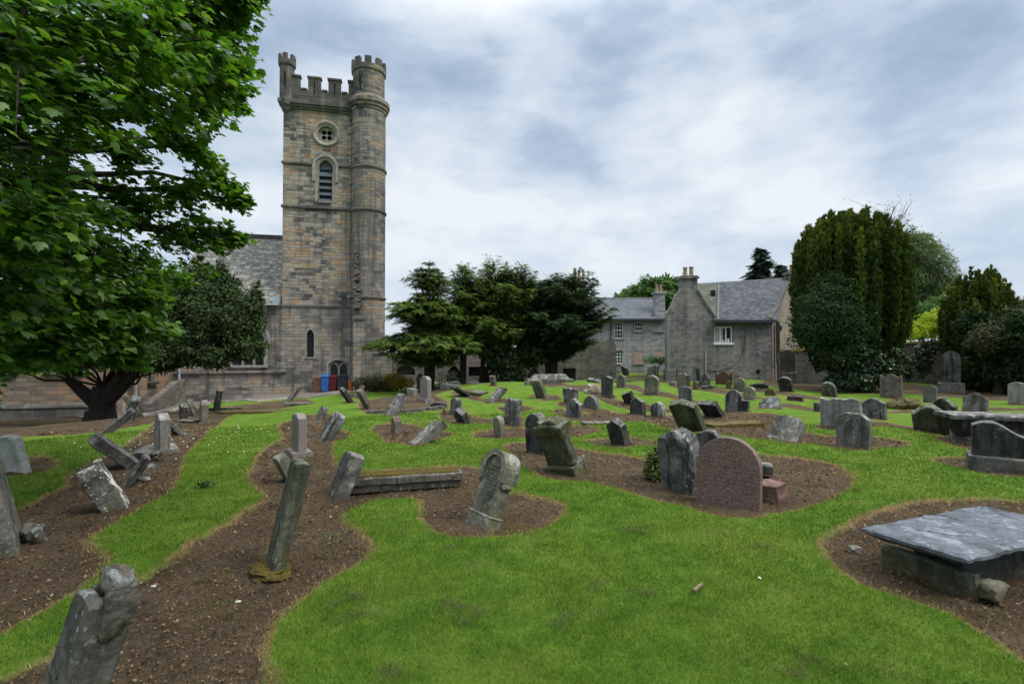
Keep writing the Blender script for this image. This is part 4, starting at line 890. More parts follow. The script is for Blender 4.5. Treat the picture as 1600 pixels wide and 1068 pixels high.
    x = 3.95; z = gz(x, 34); bo = MB().box(-.42, .42, -.03, .03, .06, .86).box(-.40, -.34, -.05, .05, -.1, .06).box(.34, .40, -.05, .05, -.1, .06).box(-.44, .44, -.045, -.03, .80, .88)
    tag(bo.build('board', M['black_board'], None, (x - .12, 34.2, z), weld=False), 'black board standing against the railings beside the coped chest tomb', 'board')
    # right boundary wall
    BW = empty('boundary_wall', (0, 0, 0)); tag(BW, 'old rubble churchyard wall with mossy coping, running right from the cottage', 'wall')
    pts = [(18.35, 35.2), (20.0, 34.0), (23.5, 33.2), (28, 31.8), (34, 30.2), (42, 29)]; w = MB(); c = MB()
    for i, ((xa, ya), (xb, yb)) in enumerate(zip(pts, pts[1:])):
        h0, h1 = (2.05, 2.1, 2.45, 2.75, 2.8, 2.8)[i], (2.1, 2.4, 2.7, 2.75, 2.8, 2.8)[i]
        w.hexa([(xa, ya, -.5), (xb, yb, -.5), (xb + .1, yb + .5, -.5), (xa + .1, ya + .5, -.5)], [(xa, ya, h0), (xb, yb, h1), (xb + .1, yb + .5, h1), (xa + .1, ya + .5, h0)])
        c.hexa([(xa - .05, ya - .1, h0), (xb - .05, yb - .1, h1), (xb + .1, yb + .6, h1), (xa + .1, ya + .6, h0)], [(xa, ya - .02, h0 + .13), (xb, yb - .02, h1 + .13), (xb + .1, yb + .5, h1 + .13), (xa + .1, ya + .5, h0 + .13)])
    w.build('wall', M['rubble'], BW, weld=False); c.build('coping', M['moss_cover'], BW, weld=False)

def build_path():
    near = [(150, 652), (215, 651), (275, 640), (330, 630), (400, 627), (460, 621), (520, 617), (575, 611), (640, 605), (720, 600.5), (790, 597)]
    A = [at(*p)[:2] for p in near]
    far = [cw(-10, -5.9), cw(-6.0, -5.9), cw(-5.3, -2.0), cw(-4.6, -.2), cw(-2.5, -.2), cw(0, -.2), cw(3.2, -.2), cw(5.3, -1.2), (-7.4, 36.2), (-4.2, 36.6), (0, 36.6)]
    V = []; Fc = []; nu, nv = 10, 9; C = []
    for (a, b, c, d) in zip(A, A[1:], far, far[1:]):
        for i in range(nu): C.append((np.array(a) + (np.array(b) - a) * i / nu, np.array(c) + (np.array(d) - np.array(c)) * i / nu))
    C.append((A[-1], np.array(far[-1])))
    for p, q in C:
        for j in range(nv):
            w = p + (q - p) * j / (nv - 1); V.append((w[0], w[1], gz(*w) + .02))
    for i in range(len(C) - 1):
        for j in range(nv - 1): Fc.append((i * nv + j, (i + 1) * nv + j, (i + 1) * nv + j + 1, i * nv + j + 1))
    tag(link('path', np_mesh('path', V, Fc, smooth=True), M['gravel']), kind='structure')
    kb = MB(); rs = random.Random(2)
    for (p, q), (p2, q2) in zip(C[8:-12:2], C[10:-10:2]):
        d = Vector((p2[0] - p[0], p2[1] - p[1], 0)); n = Vector((d.y, -d.x, 0)).normalized() * .07; za, zb = gz(*p) + .06 + .03 * rs.random(), gz(*p2) + .06 + .03 * rs.random()
        a, b = Vector((p[0], p[1], 0)), Vector((p2[0], p2[1], 0)) - d * .04
        kb.hexa([(*(a + n).xy, za - .3), (*(b + n).xy, zb - .3), (*(b - n).xy, zb - .3), (*(a - n).xy, za - .3)], [(*(a + n).xy, za), (*(b + n).xy, zb), (*(b - n).xy, zb), (*(a - n).xy, za)])
    tag(kb.build('kerb', M['pale_mortar'], weld=False), 'pale stone kerb edging the gravel path below the church', 'kerb')
# ---------------------------------------------------------------- gravestones
GRP = 'old gravestones in the churchyard'
def top_fn(kind, W, H, k, rs):
    """height of the outline as a share of H at x in [-1, 1]"""
    if kind == 'round': return lambda x: 1 - (W / 2 / H) * (1 - math.sqrt(max(0, 1 - x * x)))
    if kind == 'seg': return lambda x: 1 - k * x * x
    if kind == 'gable': return lambda x: 1 - k * abs(x)
    if kind == 'hip': return lambda x: 1 - k * max(0, abs(x) - .45) / .55
    if kind == 'ogee': return lambda x: 1 - k * (.5 - .5 * math.cos(math.pi * min(1, abs(x) * 1.0)))
    if kind == 'shoulder': return lambda x: (1 - .25 * k * (x / .62) ** 2) if abs(x) < .62 else (1 - k + .06 * math.sin((abs(x) - .62) / .38 * math.pi))
    if kind == 'scallop': return lambda x: 1 - k * (.5 - .5 * math.cos(math.pi * min(1, abs(x) / .72))) + (k * .55 if abs(x) > .86 else 0)
    if kind == 'slope': return lambda x: 1 - k * (.5 - .5 * x)
    if kind == 'slopeL': return lambda x: 1 - k * (.5 + .5 * x)
    if kind == 'teeth': return lambda x: 1 - k * (.5 + .5 * math.cos(x * 8.5)) * .9 - .08 * abs(x)
    if kind == 'broken':
        ph = rs.random() * 6; return lambda x: 1 - k * (.4 + .3 * math.sin(x * 3.1 + ph) + .22 * math.sin(x * 7.3 + ph * 2) + .1 * math.sin(x * 15 + ph))
    if kind == 'wave': return lambda x: (1 - k * (.5 - .5 * math.cos(math.pi * (x + .35) / 1.35))) if x > -.35 else 1 - .3 * k * ((x + .35) / .65) ** 2
    return lambda x: 1.0
def slab_mesh(name, W, H, T, kind='seg', k=.2, er=.02, seed=0, res=1.0, taper=0.0, sink=.18, bev=.018, rim=0.0, panel=None):
    rs = random.Random(seed); tf = top_fn(kind, W, H, k, rs)
    nx = max(9, int((14 if res < 1.5 else 30) * (1.0 if W < .9 else 1.3))); nz = max(9, int(14 * res)); b = min(bev, T * .3, W * .12)
    bx = b / (W / 2)
    th = np.linspace(-math.pi / 2, math.pi / 2, nx); inner = np.sin(th) * .55 + np.linspace(-1, 1, nx) * .45
    xs = np.concatenate([[-1], inner * (1 - bx), [1]]); V, idx = [], {}
    for side in (-1, 1):
        for i, x in enumerate(xs):
            hx = tf(max(-1, min(1, x))) * H
            for j in range(nz + 2):
                if j == nz + 1: z = hx
                else: z = -sink + (hx - b + sink) * j / nz
                edge = i in (0, len(xs) - 1) or j == nz + 1
                y = side * (T / 2 - (b * .8 if edge else 0))
                wv = W / 2 * (1 - taper * max(0, z) / H)
                if rim and side < 0 and not edge:
                    # sunk field inside a raised border
                    if abs(x) < .80 and .12 * H < z < hx - .12 * W: y += rim
                idx[(side, i, j)] = len(V); V.append(Vector((x * wv, y, z)))
    off = Vector((seed * 3.7, seed * 1.3, seed * 7.1))
    def disp(p):
        n = noise.noise_vector(p * 2.6 + off) * 1.0 + noise.noise_vector(p * 7.5 + off) * .45
        if res > 1.5: n += noise.noise_vector(p * 21 + off) * .22
        return p + Vector((n.x, n.y * .75, n.z * .8)) * er
    V = [disp(p) for p in V]; Fc = []; n = len(xs)
    for i in range(n - 1):
        for j in range(nz + 1):
            a, b_, c, d = (i, j), (i + 1, j), (i + 1, j + 1), (i, j + 1)
            Fc.append([idx[(-1, *q)] for q in (a, b_, c, d)]); Fc.append([idx[(1, *q)] for q in (d, c, b_, a)])
    for j in range(nz + 1):
        Fc.append([idx[(-1, 0, j)], idx[(-1, 0, j + 1)], idx[(1, 0, j + 1)], idx[(1, 0, j)]]); Fc.append([idx[(-1, n - 1, j + 1)], idx[(-1, n - 1, j)], idx[(1, n - 1, j)], idx[(1, n - 1, j + 1)]])
    for i in range(n - 1):
        Fc.append([idx[(-1, i, nz + 1)], idx[(-1, i + 1, nz + 1)], idx[(1, i + 1, nz + 1)], idx[(1, i, nz + 1)]]); Fc.append([idx[(-1, i + 1, 0)], idx[(-1, i, 0)], idx[(1, i, 0)], idx[(1, i + 1, 0)]])
    me = np_mesh(name, np.array([tuple(p) for p in V]), np.array(Fc), smooth=True); me.set_sharp_from_angle(angle=R(38))
    return me
def rock_mesh(name, sx, sy, sz, seed=0, er=.12, n=3, flat=.0):
    bm = bmesh.new(); bmesh.ops.create_icosphere(bm, subdivisions=n, radius=1); off = Vector((seed * 2.1, seed * 5.3, seed))
    for v in bm.verts:
        p = v.co.copy(); m = max(abs(p.x), abs(p.y), abs(p.z)); p = p * (1 - flat) + p / m * flat * .85
        d = noise.noise(p * 1.3 + off) * er * 2 + noise.noise(p * 3.7 + off) * er
        p = p * (1 + d); v.co = Vector((p.x * sx / 2, p.y * sy / 2, p.z * sz / 2 + sz * .32))
    me = bpy.data.meshes.new(name); bm.to_mesh(me); bm.free(); me.polygons.foreach_set('use_smooth', np.ones(len(me.polygons), bool)); me.set_sharp_from_angle(angle=R(35)); return me
def rot(yaw, roll=0, pitch=0): return (Matrix.Rotation(R(yaw), 4, 'Z') @ Matrix.Rotation(R(roll), 4, 'Y') @ Matrix.Rotation(R(pitch), 4, 'X')).to_euler()
SEED = [0]; STONES = {}
def stone(px, py, hpx, wpx, kind, T, mat, label, yaw=-50, pitch=0, roll=0, k=.2, er=.022, base=None, taper=0, rim=0, cat='gravestone', soil=.22, key=None, W=None, H=None, group=GRP, lift=0, bmat=None, bev=.018):
    SEED[0] += 1; sd = SEED[0]; g = at(px, py); d = g[1]; s = (px - 800) / F; c, sn = math.cos(R(yaw)), math.sin(R(yaw))
    fa, fb = abs(c - sn * s), abs(-sn - c * s)
    if W is None: W = max(.28, min(1.15, (wpx * d / F - T * fb * .9) / max(fa, .3)))
    if H is None: H = hpx * d / F / max(.55, math.cos(R(pitch)) * math.cos(R(roll)))
    bh = base[2] if base else 0
    back = np.array((-sn, c)) * T * .3                      # py is the foot of the front face
    res = 3.0 if d < 8.5 else (1.5 if d < 14 else 1.0); er *= min(1, .6 + 6 / d)
    me = slab_mesh('gravestone', W, H - bh, T, kind, k, er, sd, res, taper, .04 if base else .20, bev, rim)
    loc = (g[0] + back[0], g[1] + back[1], gz(g[0], g[1]) - .02 + lift)
    if base:
        o = empty('gravestone', loc); o.rotation_euler = rot(yaw, roll, pitch)
        bx = slab_mesh('base', base[0] if base[0] > 3 else W * base[0], bh + .0, T + base[1], 'flat', 0, .012, sd + 50, max(1, res * .6), 0, .22, .015)
        link('base', bx, M[bmat or mat], o); link('slab', me, M[mat], o, (0, 0, bh))
    else:
        o = link('gravestone', me, M[mat], None, loc, rot(yaw, roll, pitch))
    tag(o, label, cat, group)
    if soil and d < 46: CIRC.append((g[0], g[1], (W * .5 + soil * .5) if d > 14 else W * .5 + .12))
    if key: STONES[key] = (o, W, H, T, loc)
    return o
def block(name, px, py, dims, mat, label, yaw=-50, roll=0, pitch=0, lift=0, cat='stone block', group=None, er=.012, seed=None, bev=.015):
    g = at(px, py); SEED[0] += 1; d = g[1]
    me = slab_mesh(name, dims[0], dims[2], dims[1], 'flat', 0, er, SEED[0], 2.0 if d < 9 else 1.0, 0, .05, bev)
    o = link(name, me, M[mat], None, (g[0], g[1], gz(g[0], g[1]) - .02 + lift), rot(yaw, roll, pitch)); return tag(o, label, cat, group)
def rock(px, py, dims, mat, label, yaw=0, er=.12, flat=.3, cat='stone', group=None, name='boulder'):
    g = at(px, py); SEED[0] += 1
    o = link(name, rock_mesh(name, *dims, SEED[0], er, 3, flat), M[mat], None, (g[0], g[1], gz(g[0], g[1]) - .03), rot(yaw)); return tag(o, label, cat, group)

def build_stones():
    S = stone
    # ---- left foreground
    S(2, 850, 140, 74, 'round', 0.19, 'grey_stone', 'big plain grey gravestone cut by the left edge of the frame, leaning left', -49, 12, -4, er=.018)
    rock(52, 842, (.42, .22, .24), 'dark_stone', 'dark broken footstone with white lichen spots beside the big grey gravestone', -40, .14, .6)
    S(22, 737, 60, 30, 'shoulder', 0.15, 'white_stone', 'pale gravestone with carved shell top and inset panel at the far left', -8, 10, -8, k=.12, W=.44, rim=.018)
    S(168, 792, 72, 60, 'teeth', .27, 'crusted_stone', 'short thick gravestone with jagged whitened top, leaning left in the bare soil', -51, 26, 4, k=.45, er=.035, W=.46)
    S(206, 727, 52, 46, 'hip', 0.19, 'dark_stone', 'dark gravestone tipped steeply left showing a pale bright edge', -49, 46, 0, k=.12, W=.62)
    S(192, 758, 44, 24, 'flat', .10, 'dark_stone', 'thin dark slab leaning right against the jagged whitened gravestone', -53, -34, 0, W=.42, H=.52)
    rock(230, 717, (.52, .32, .30), 'dark_stone', 'low dark broken stone with two humps in front of the gabled upright gravestone', 20, .2, .5)
    block('broken_slab', 224, 730, (.5, .3, .07), 'grey_stone', 'thin flat grey slab fragment lying in soil below the humped stone', -30)
    rock(218, 748, (.36, .24, .18), 'grey_stone', 'scrolled broken carving fragment lying in the left bed', 10, .28, .2)
    S(248, 702, 58, 28, 'gable', .20, 'pale_stone', 'upright pale gravestone with gabled top on a flat base slab', -49, 0, 0, k=.16, W=.78, base=(1.12, .34, .07), er=.012)
    S(266, 676, 30, 16, 'flat', .10, 'olive_stone', 'greenish slab leaning left behind the gabled upright gravestone', -53, 22, 0, W=.5)
    S(281, 677, 32, 18, 'flat', .10, 'grey_stone', 'grey slab with bright edge propped against the greenish leaning slab', -49, 38, 0, W=.5)
    S(190, 657, 38, 22, 'seg', 0.19, 'dark_stone', 'dark gravestone leaning right beside the big tree trunk', -56, -26, 0, W=.62)
    S(201, 657, 40, 16, 'seg', 0.17, 'dark_stone', 'dark upright gravestone directly in front of the red church door', -56, -8, 0, W=.6)
    S(218, 650, 34, 14, 'flat', 0.15, 'green_stone', 'green-grey slab leaning left by the red church door', -53, 32, 0, W=.5)
    S(160, 678, 30, 20, 'flat', 0.17, 'dark_stone', 'low dark slab leaning far right at the foot of the big tree', -56, -44, 0, W=.6, H=.85)
    S(283, 656, 27, 13, 'seg', 0.19, 'dark_stone', 'narrow dark upright gravestone left of the reddish brown one', -52, 0, 0, W=.5)
    S(303, 648, 26, 12, 'round', 0.15, 'grey_stone', 'dark gravestone with pale edge leaning left behind the reddish brown one', -53, 20, 0, W=.55)
    S(315, 660, 36, 13, 'ogee', 0.21, 'brown_stone', 'reddish brown upright gravestone with curved side on a small base', -54, 0, 0, k=.2, W=.55, base=(1.1, .08, .05))
    block('broken_slab', 296, 658, (.7, .35, .07), 'dark_stone', 'flat dark slab lying between the dark and the reddish brown gravestones', -20)
    S(335, 641, 31, 10, 'flat', .22, 'dark_stone', 'dark square-topped gravestone standing beside the path kerb', -54, -8, 0, W=.5)
    block('kerb_stone', 345, 641, (1.7, .16, .14), 'dark_stone', 'low dark grave kerb behind the long mossy ledger', 8, cat='grave kerb')
    block('ledger_slab', 408, 645, (3.1, .75, .13), 'mossy_stone', 'long low ledger stone covered in yellow-green moss near the path', 6, cat='ledger')
    S(446, 630, 25, 11, 'flat', 0.15, 'grey_stone', 'slab leaning right beside the path kerb below the church', -54, -38, 0, W=.55)
    block('fallen_slab', 466, 632, (1.25, .5, .12), 'grey_stone', 'fallen grey slab lying beside the path kerb', 12, cat='fallen gravestone')
    # ---- second bed
    S(546, 628, 24, 10, 'seg', 0.15, 'dark_stone', 'dark gravestone leaning left in front of the bins', -53, 32, 0, W=.5)
    S(555, 620, 18, 9, 'flat', .11, 'grey_stone', 'pale-topped slab leaning right against its neighbour near the buttress', -54, -32, 0, W=.5)
    S(574, 637, 29, 12, 'flat', 0.17, 'brown_stone', 'square-topped slab leaning left near the dark hedge', -53, 28, 0, W=.5)
    S(496, 656, 21, 9, 'round', 0.17, 'grey_stone', 'small gravestone leaning right behind the tall brown upright', -54, -22, 0, W=.4)
    S(503, 687, 41, 22, 'round', .24, 'blue_stone', 'thick bluish gravestone leaning right beside the tall brown upright', -54, -30, 0, W=.42, er=.03)
    S(463, 711, 66, 13, 'hip', 0.18, 'grey_granite', 'tall thin brown-grey granite headstone on a square plinth', -56, 0, 0, k=.10, W=.62, base=(1.18, .22, .13), er=.004)
    S(451, 750, 46, 26, 'flat', 0.18, 'olive_stone', 'small square slab leaning left behind the tall leaning slab', -52, 24, 0, W=.34, H=.46)
    o = S(421, 890, 166, 32, 'flat', .135, 'green_stone', 'tall thin dark green slab leaning right in the left bed, seen edge on', -58, -13, 0, W=.36, er=.010, key='tall')
    g = at(420, 893); m = rock_mesh('moss_collar', .50, .36, .11, 91, .16, 4, .2); mo = link('moss_collar', m, M['moss_cover'], None, (g[0], g[1] + .02, gz(g[0], g[1]) - .03), rot(-58)); tag(mo, 'mossy foot stone round the base of the tall thin leaning slab', 'moss')
    S(520, 774, 64, 32, 'seg', 0.22, 'grey_stone', 'thick lichened gravestone leaning right at the end of the moulded ledger', -56, -24, 0, k=.06, W=.40, er=.014)
    # moulded ledger with moss
    a, b_ = at(532, 772), at(719, 757); L = math.hypot(b_[0] - a[0], b_[1] - a[1]); yw = math.atan2(b_[1] - a[1], b_[0] - a[0])
    lg = empty('ledger', ((a[0] + b_[0]) / 2, (a[1] + b_[1]) / 2 + .17, gz((a[0] + b_[0]) / 2, (a[1] + b_[1]) / 2)), yw); tag(lg, 'long moulded grave ledger raised a little off the soil with mossy top', 'ledger')
    link('slab', slab_mesh('slab', L, .10, .34, 'flat', 0, .014, 77, 2, 0, .0, .02), M['grey_stone'], lg, (0, 0, .10)); link('moulding', slab_mesh('moulding', L - .05, .07, .30, 'flat', 0, .008, 78, 1.5, 0, 0.04, .015), M['dark_stone'], lg, (0, 0, .03))
    link('moss', slab_mesh('moss', L - .09, .03, .26, 'broken', .7, .014, 79, 2, 0, .0, .01), M['moss_cover'], lg, (0, .02, .20))
    # the arched stone with hood moulding in the middle
    g = at(748, 822); W, H, T = .40, .90, .20; ar = empty('gravestone', (g[0] + .03, g[1] + .06, gz(g[0], g[1]) - .03)); ar.rotation_euler = rot(-50, 2, -22)
    tag(ar, 'lichened arched gravestone with projecting hood moulding, leaning right in the middle bed', 'gravestone', GRP); CIRC.append((g[0], g[1], .35))
    link('slab', slab_mesh('slab', W, H - .14, T * .8, 'round', 0, .008, 21, 3, -.04, .02, .012), M['olive_stone'], ar, (0, 0, .14))
    link('base', slab_mesh('base', W * 1.12, .16, T * 1.12, 'flat', 0, .012, 22, 2, .05, .2, .02), M['olive_stone'], ar)
    hm = MB(); n = 14; ro, ri, zc = W / 2 + .035, W / 2 - .035, H - W / 2 + .0
    prof = [(math.pi * i / n) for i in range(n + 1)]
    pts_o = [(ro, zc - .13)] + [(ro * math.cos(t), zc + ro * math.sin(t)) for t in prof] + [(-ro, zc - .13)]
    pts_i = [(ri, zc - .13)] + [(ri * math.cos(t), zc + ri * math.sin(t)) for t in prof] + [(-ri, zc - .13)]
    y0, y1 = -T / 2 - .035, T / 2 + .03
    for i in range(len(pts_o) - 1):
        q = [(pts_o[i][0], pts_o[i][1]), (pts_o[i + 1][0], pts_o[i + 1][1]), (pts_i[i + 1][0], pts_i[i + 1][1]), (pts_i[i][0], pts_i[i][1])]
        hm.hexa([(q[0][0], y0, q[0][1]), (q[1][0], y0, q[1][1]), (q[2][0], y0, q[2][1]), (q[3][0], y0, q[3][1])], [(q[0][0], y1, q[0][1]), (q[1][0], y1, q[1][1]), (q[2][0], y1, q[2][1]), (q[3][0], y1, q[3][1])])
    hood = hm.mesh('hood', bevel=0); bm = bmesh.new(); bm.from_mesh(hood); bmesh.ops.subdivide_edges(bm, edges=bm.edges, cuts=2, use_grid_fill=True)
    for v in bm.verts: v.co += noise.noise_vector(v.co * 9) * .006
    bm.to_mesh(hood); bm.free(); link('hood', hood, M['olive_stone'], ar)
    for sx in (-1, 1): link('hood_stop', rock_mesh('hood_stop', .10, T * 1.1, .09, 31 + sx, .12, 2, .5), M['olive_stone'], ar, (sx * W / 2, 0, zc - .20))
    rim_ = MB().prism([(-W * .56, .14), (W * .56, .14), (W * .56, .165), (-W * .56, .165)], -T * .56, T * .56); rim_.build('string', M['olive_stone'], ar, weld=True, bevel=.006)
    ins = MB(); rs = random.Random(6)
    for r_ in range(11):                       # worn incised lines of lettering
        z = zc + .02 - r_ * .042; hw = (.13 if r_ else .07) * (.75 + .25 * rs.random()); x = -hw
        while x < hw:
            l = .010 + .022 * rs.random()
            if rs.random() < .78: ins.box(x, x + l, -T * .4 - .011, -T * .4 + .01, z, z + .016)
            x += l + .008
    ins.build('inscription', M['green_stone'], ar, weld=False)
    # ---- middle lawn
    S(616, 676, 28, 13, 'gable', 0.19, 'brown_stone', 'small pinkish pointed stone upright in the round bed on the lawn', -53, 3, 0, k=.3, W=.26, er=.02)
    S(648, 692, 27, 30, 'broken', 0.22, 'grey_stone', 'broken pale slab leaning far right in the round bed on the lawn', -54, -55, 0, k=.2, W=.36, H=.72, er=.03)
    S(607, 648, 31, 14, 'flat', 0.16, 'blue_stone', 'slab leaning right beside the kerbed grave plot', -54, -36, 0, W=.55)
    S(663, 626, 39, 20, 'hip', 0.19, 'grey_granite', 'modern grey granite headstone with ribbed reddish face on a plinth', -58, 0, 0, k=.14, W=.78, base=(1.15, .2, .12), er=.002, bmat='pale_stone')
    S(655, 610, 27, 12, 'gable', 0.19, 'grey_stone', 'grey gravestone with white-crusted top standing behind the granite headstone', -56, 0, 0, k=.2, W=.6)
    block('kerb_stone', 644, 616, (.8, .25, .3), 'pale_stone', 'pale square base block left of the granite headstone', -55)
    kb = MB(); kp = [at(*p) for p in ((572, 646), (632, 644), (690, 638), (676, 627), (700, 636))]
    for i, (p, q) in enumerate(((kp[0], kp[1]), (kp[1], kp[2]))):
        v = Vector(q[:2]) - Vector(p[:2]); nrm = Vector((v.y, -v.x)).normalized() * .06; za, zb = gz(*p[:2]), gz(*q[:2])
        c4 = [Vector(p[:2]) + nrm, Vector(q[:2]) + nrm, Vector(q[:2]) - nrm, Vector(p[:2]) - nrm]; zs = (za, zb, zb, za)
        kb.hexa([(*c, z - .1) for c, z in zip(c4, zs)], [(*c, z + .10) for c, z in zip(c4, zs)])
    tag(kb.build('kerb_stone', M['grey_stone'], weld=False), 'low stone kerb along the front of the bare grave plot', 'grave kerb')
    rock(683, 638, (.62, .4, .34), 'dark_stone', 'dark broken slabs heaped at the corner of the kerbed grave plot', 0, .25, .4)
    S(727, 617, 13, 18, 'flat', .10, 'dark_stone', 'dark slab almost fallen leaning left near the yews', -51, 58, 0, W=.6, H=.75)
    block('fallen_slab', 746, 615, (.85, .5, .13), 'green_stone', 'flat greenish fallen slab behind the almost fallen dark slab', -35, 4, 8, cat='fallen gravestone')
    block('kerb_stone', 704, 607, (1.7, .22, .24), 'pale_stone', 'row of pale kerb stones near the foot of the yews', -52, cat='grave kerb')
    S(767, 626, 20, 18, 'slope', 0.18, 'grey_stone', 'grey slab leaning far right on the lawn before the yews', -54, -46, 0, W=.5, k=.1)
    S(770, 602, 16, 11, 'flat', 0.17, 'brown_stone', 'small square stone leaning left under the yews', -53, 10, 0, W=.34)
    S(708, 648, 27, 12, 'round', .20, 'blue_stone', 'upright bluish stone behind a dark leaning neighbour on the lawn', -54, -8, 0, W=.4, er=.035)
    S(722, 660, 24, 20, 'gable', 0.20, 'dark_stone', 'dark pointed slab leaning left with hollowed face on the lawn', -51, 26, 0, k=.3, W=.45)
    S(797, 663, 42, 25, 'broken', 0.20, 'blue_stone', 'big ragged blue-grey gravestone upright in the middle of the lawn', -53, -6, 0, k=.14, W=.55, er=.05)
    S(778, 682, 33, 16, 'round', 0.16, 'olive_stone', 'narrow round-topped greenish gravestone behind the arched one', -55, 4, 0, W=.34)
    S(836, 707, 63, 30, 'round', 0.20, 'dark_stone', 'tall dark round-topped gravestone with a white run down one side', -51, 2, 0, W=.52, er=.014)
    # the pillared monument leaning left
    g = at(888, 738); pm = empty('gravestone', (g[0], g[1] + .1, gz(g[0], g[1]) - .02)); pm.scale = (1.05, 1.05, 1.2); pm.rotation_euler = rot(-44, -7, 21); tag(pm, 'dark green monument with corner column, cornice and plinth, leaning left', 'gravestone', GRP); CIRC.append((g[0], g[1], .6))
    link('slab', slab_mesh('slab', .50, .54, .24, 'flat', 0, .010, 61, 3, .03, .02, .015), M['green_stone'], pm, (-.03, 0, .17))
    link('plinth', slab_mesh('plinth', .66, .17, .40, 'flat', 0, .012, 62, 2, .04, .2, .02), M['green_stone'], pm); link('cornice', slab_mesh('cornice', .60, .12, .34, 'hip', .35, .012, 63, 2, 0, .03, .03), M['green_stone'], pm, (0, 0, .70)); link('crest', slab_mesh('crest', .44, .07, .26, 'broken', .5, .02, 64, 2, .2, .03, .03), M['green_stone'], pm, (-.02, 0, .80))
    cm = MB().lathe([(.075, .17), (.075, .22), (.055, .25), (.052, .56), (.06, .60), (.078, .64), (.078, .70)], .24, -.08, 16); cm.build('column', M['green_stone'], pm, weld=False, smooth=40)
    link('scroll', rock_mesh('scroll', .16, .2, .2, 66, .15, 3, .3), M['green_stone'], pm, (-.28, 0, .60))
    rock(905, 735, (.34, .3, .26), 'mossy_stone', 'brown mossy lump at the foot of the leaning pillared monument', 0, .2, .3)
    S(846, 621, 29, 20, 'flat', 0.18, 'olive_stone', 'square-topped slab leaning left below the coped chest tomb', -49, 26, 0, W=.55)
    # coped chest tomb
    g = at(860, 598); ct = empty('chest_tomb', (g[0], g[1] + .5, gz(g[0], g[1] + .4) - .06), R(4)); tag(ct, 'pale chest tomb with sloping coped lid on the crest of the mound', 'tomb')
    link('plinth', slab_mesh('plinth', 2.35, .26, 1.1, 'flat', 0, .02, 71, 1, 0, .3, .03), M['grey_stone'], ct)
    lid = MB().hexa([(-1.0, -.42, .26), (1.0, -.42, .26), (1.0, .42, .26), (-1.0, .42, .26)], [(-.80, -.16, .50), (.80, -.16, .50), (.80, .16, .50), (-.80, .16, .50)]); lid.build('lid', M['grey_stone'], ct, bevel=.02)
    rock(828, 601, (.6, .4, .3), 'grey_stone', 'grey boulder at the left end of the coped chest tomb', 10, .15, .5)
    rock(890, 588, (.5, .35, .25), 'dark_stone', 'low dark stone in front of the black board', 10, .15, .4)
    # ---- centre right rows
    S(891, 629, 25, 23, 'broken', 0.18, 'grey_stone', 'ragged round grey gravestone behind its pale pointed neighbour', -49, 4, 0, k=.15, er=.04)
    S(895, 650, 30, 24, 'gable', 0.17, 'blue_stone', 'pale blue pointed ragged gravestone with mossy foot', -47, 0, 0, k=.35, er=.035)
    S(923, 638, 21, 24, 'round', 0.17, 'grey_stone', 'low round-topped grey gravestone with white side edge', -51, 4, 0, W=.6)
    rock(927, 614, (.75, .4, .55), 'rust_pale_stone', 'split whitish brown rock heap beside the dark pointed gravestone', 20, .24, .1, 'gravestone')
    block('fallen_slab', 931, 597, (.85, .5, .14), 'dark_stone', 'dark fallen slab resting askew behind the split whitish rock', -30, 14, 10, cat='fallen gravestone')
    S(947, 619, 33, 15, 'gable', 0.21, 'dark_stone', 'dark narrow pointed gravestone upright on a small base', -51, 0, 0, k=.12, W=.48, base=(1.2, .1, .06))
    S(970, 605, 20, 14, 'seg', 0.17, 'grey_stone', 'small grey gravestone on a flat base facing the lawn', -45, 0, 0, W=.45, base=(1.25, .16, .05))
    S(984, 630, 21, 18, 'slope', 0.19, 'dark_stone', 'dark broken slab leaning left behind a dark gabled gravestone', -55, 28, 0, k=.3, W=.5)
    S(995, 647, 27, 22, 'gable', 0.21, 'dark_stone', 'dark upright gabled gravestone with grey-green top', -51, 2, 0, k=.22, W=.5)
    S(1027, 651, 24, 22, 'round', .2, 'streaked_stone', 'low round gravestone streaked with white in the middle row', -51, 2, 0, W=.45)
    S(1017, 616, 31, 21, 'seg', 0.18, 'olive_stone', 'tall grey-green round-topped gravestone upright on the upper lawn', -45, 3, 4, W=.6, k=.2, taper=-.05)
    S(1014, 590, 21, 16, 'slope', 0.15, 'olive_stone', 'slab with a white spot leaning right by the railings', -45, -8, 14, k=.25, W=.55)
    S(959, 587, 22, 11, 'flat', .3, 'green_stone', 'ivy-grown stone post before the terraced house', -20, 0, 0, W=.42)
    S(978, 586, 17, 18, 'slopeL', 0.19, 'dark_stone', 'dark slab leaning left before the lower white window', -51, 24, 0, k=.3, W=.6)
    S(1067, 606, 23, 20, 'broken', 0.18, 'brown_stone', 'ragged tan gravestone standing behind a square grey one', -45, 0, 6, k=.12, er=.05)
    S(1070, 630, 27, 23, 'shoulder', 0.18, 'blue_stone', 'square-shouldered bluish grey gravestone standing in the middle row', -43, 0, 0, k=.10)
    rock(1050, 602, (.3, .25, .35), 'grey_stone', 'small grey stump on the upper lawn between two ragged gravestones', 0, .15, .4)
    S(1089, 595, 21, 13, 'flat', 0.17, 'dark_stone', 'dark square gravestone nearest the cottage wall', -47, 6, 0, W=.42)
    S(1098, 604, 21, 18, 'gable', 0.17, 'blue_stone', 'leaning pair of blue-grey slabs in front of the dark square gravestone', -47, -6, 12, k=.3)
    S(1086, 608, 13, 7, 'round', 0.18, 'mossy_stone', 'tiny orange-brown mossy stone on the upper lawn', -47, 0, 0, W=.24)
    rock(1108, 606, (.9, .35, .22), 'dark_stone', 'low dark rubble beside the leaning blue-grey slabs', 0, .2, .3)
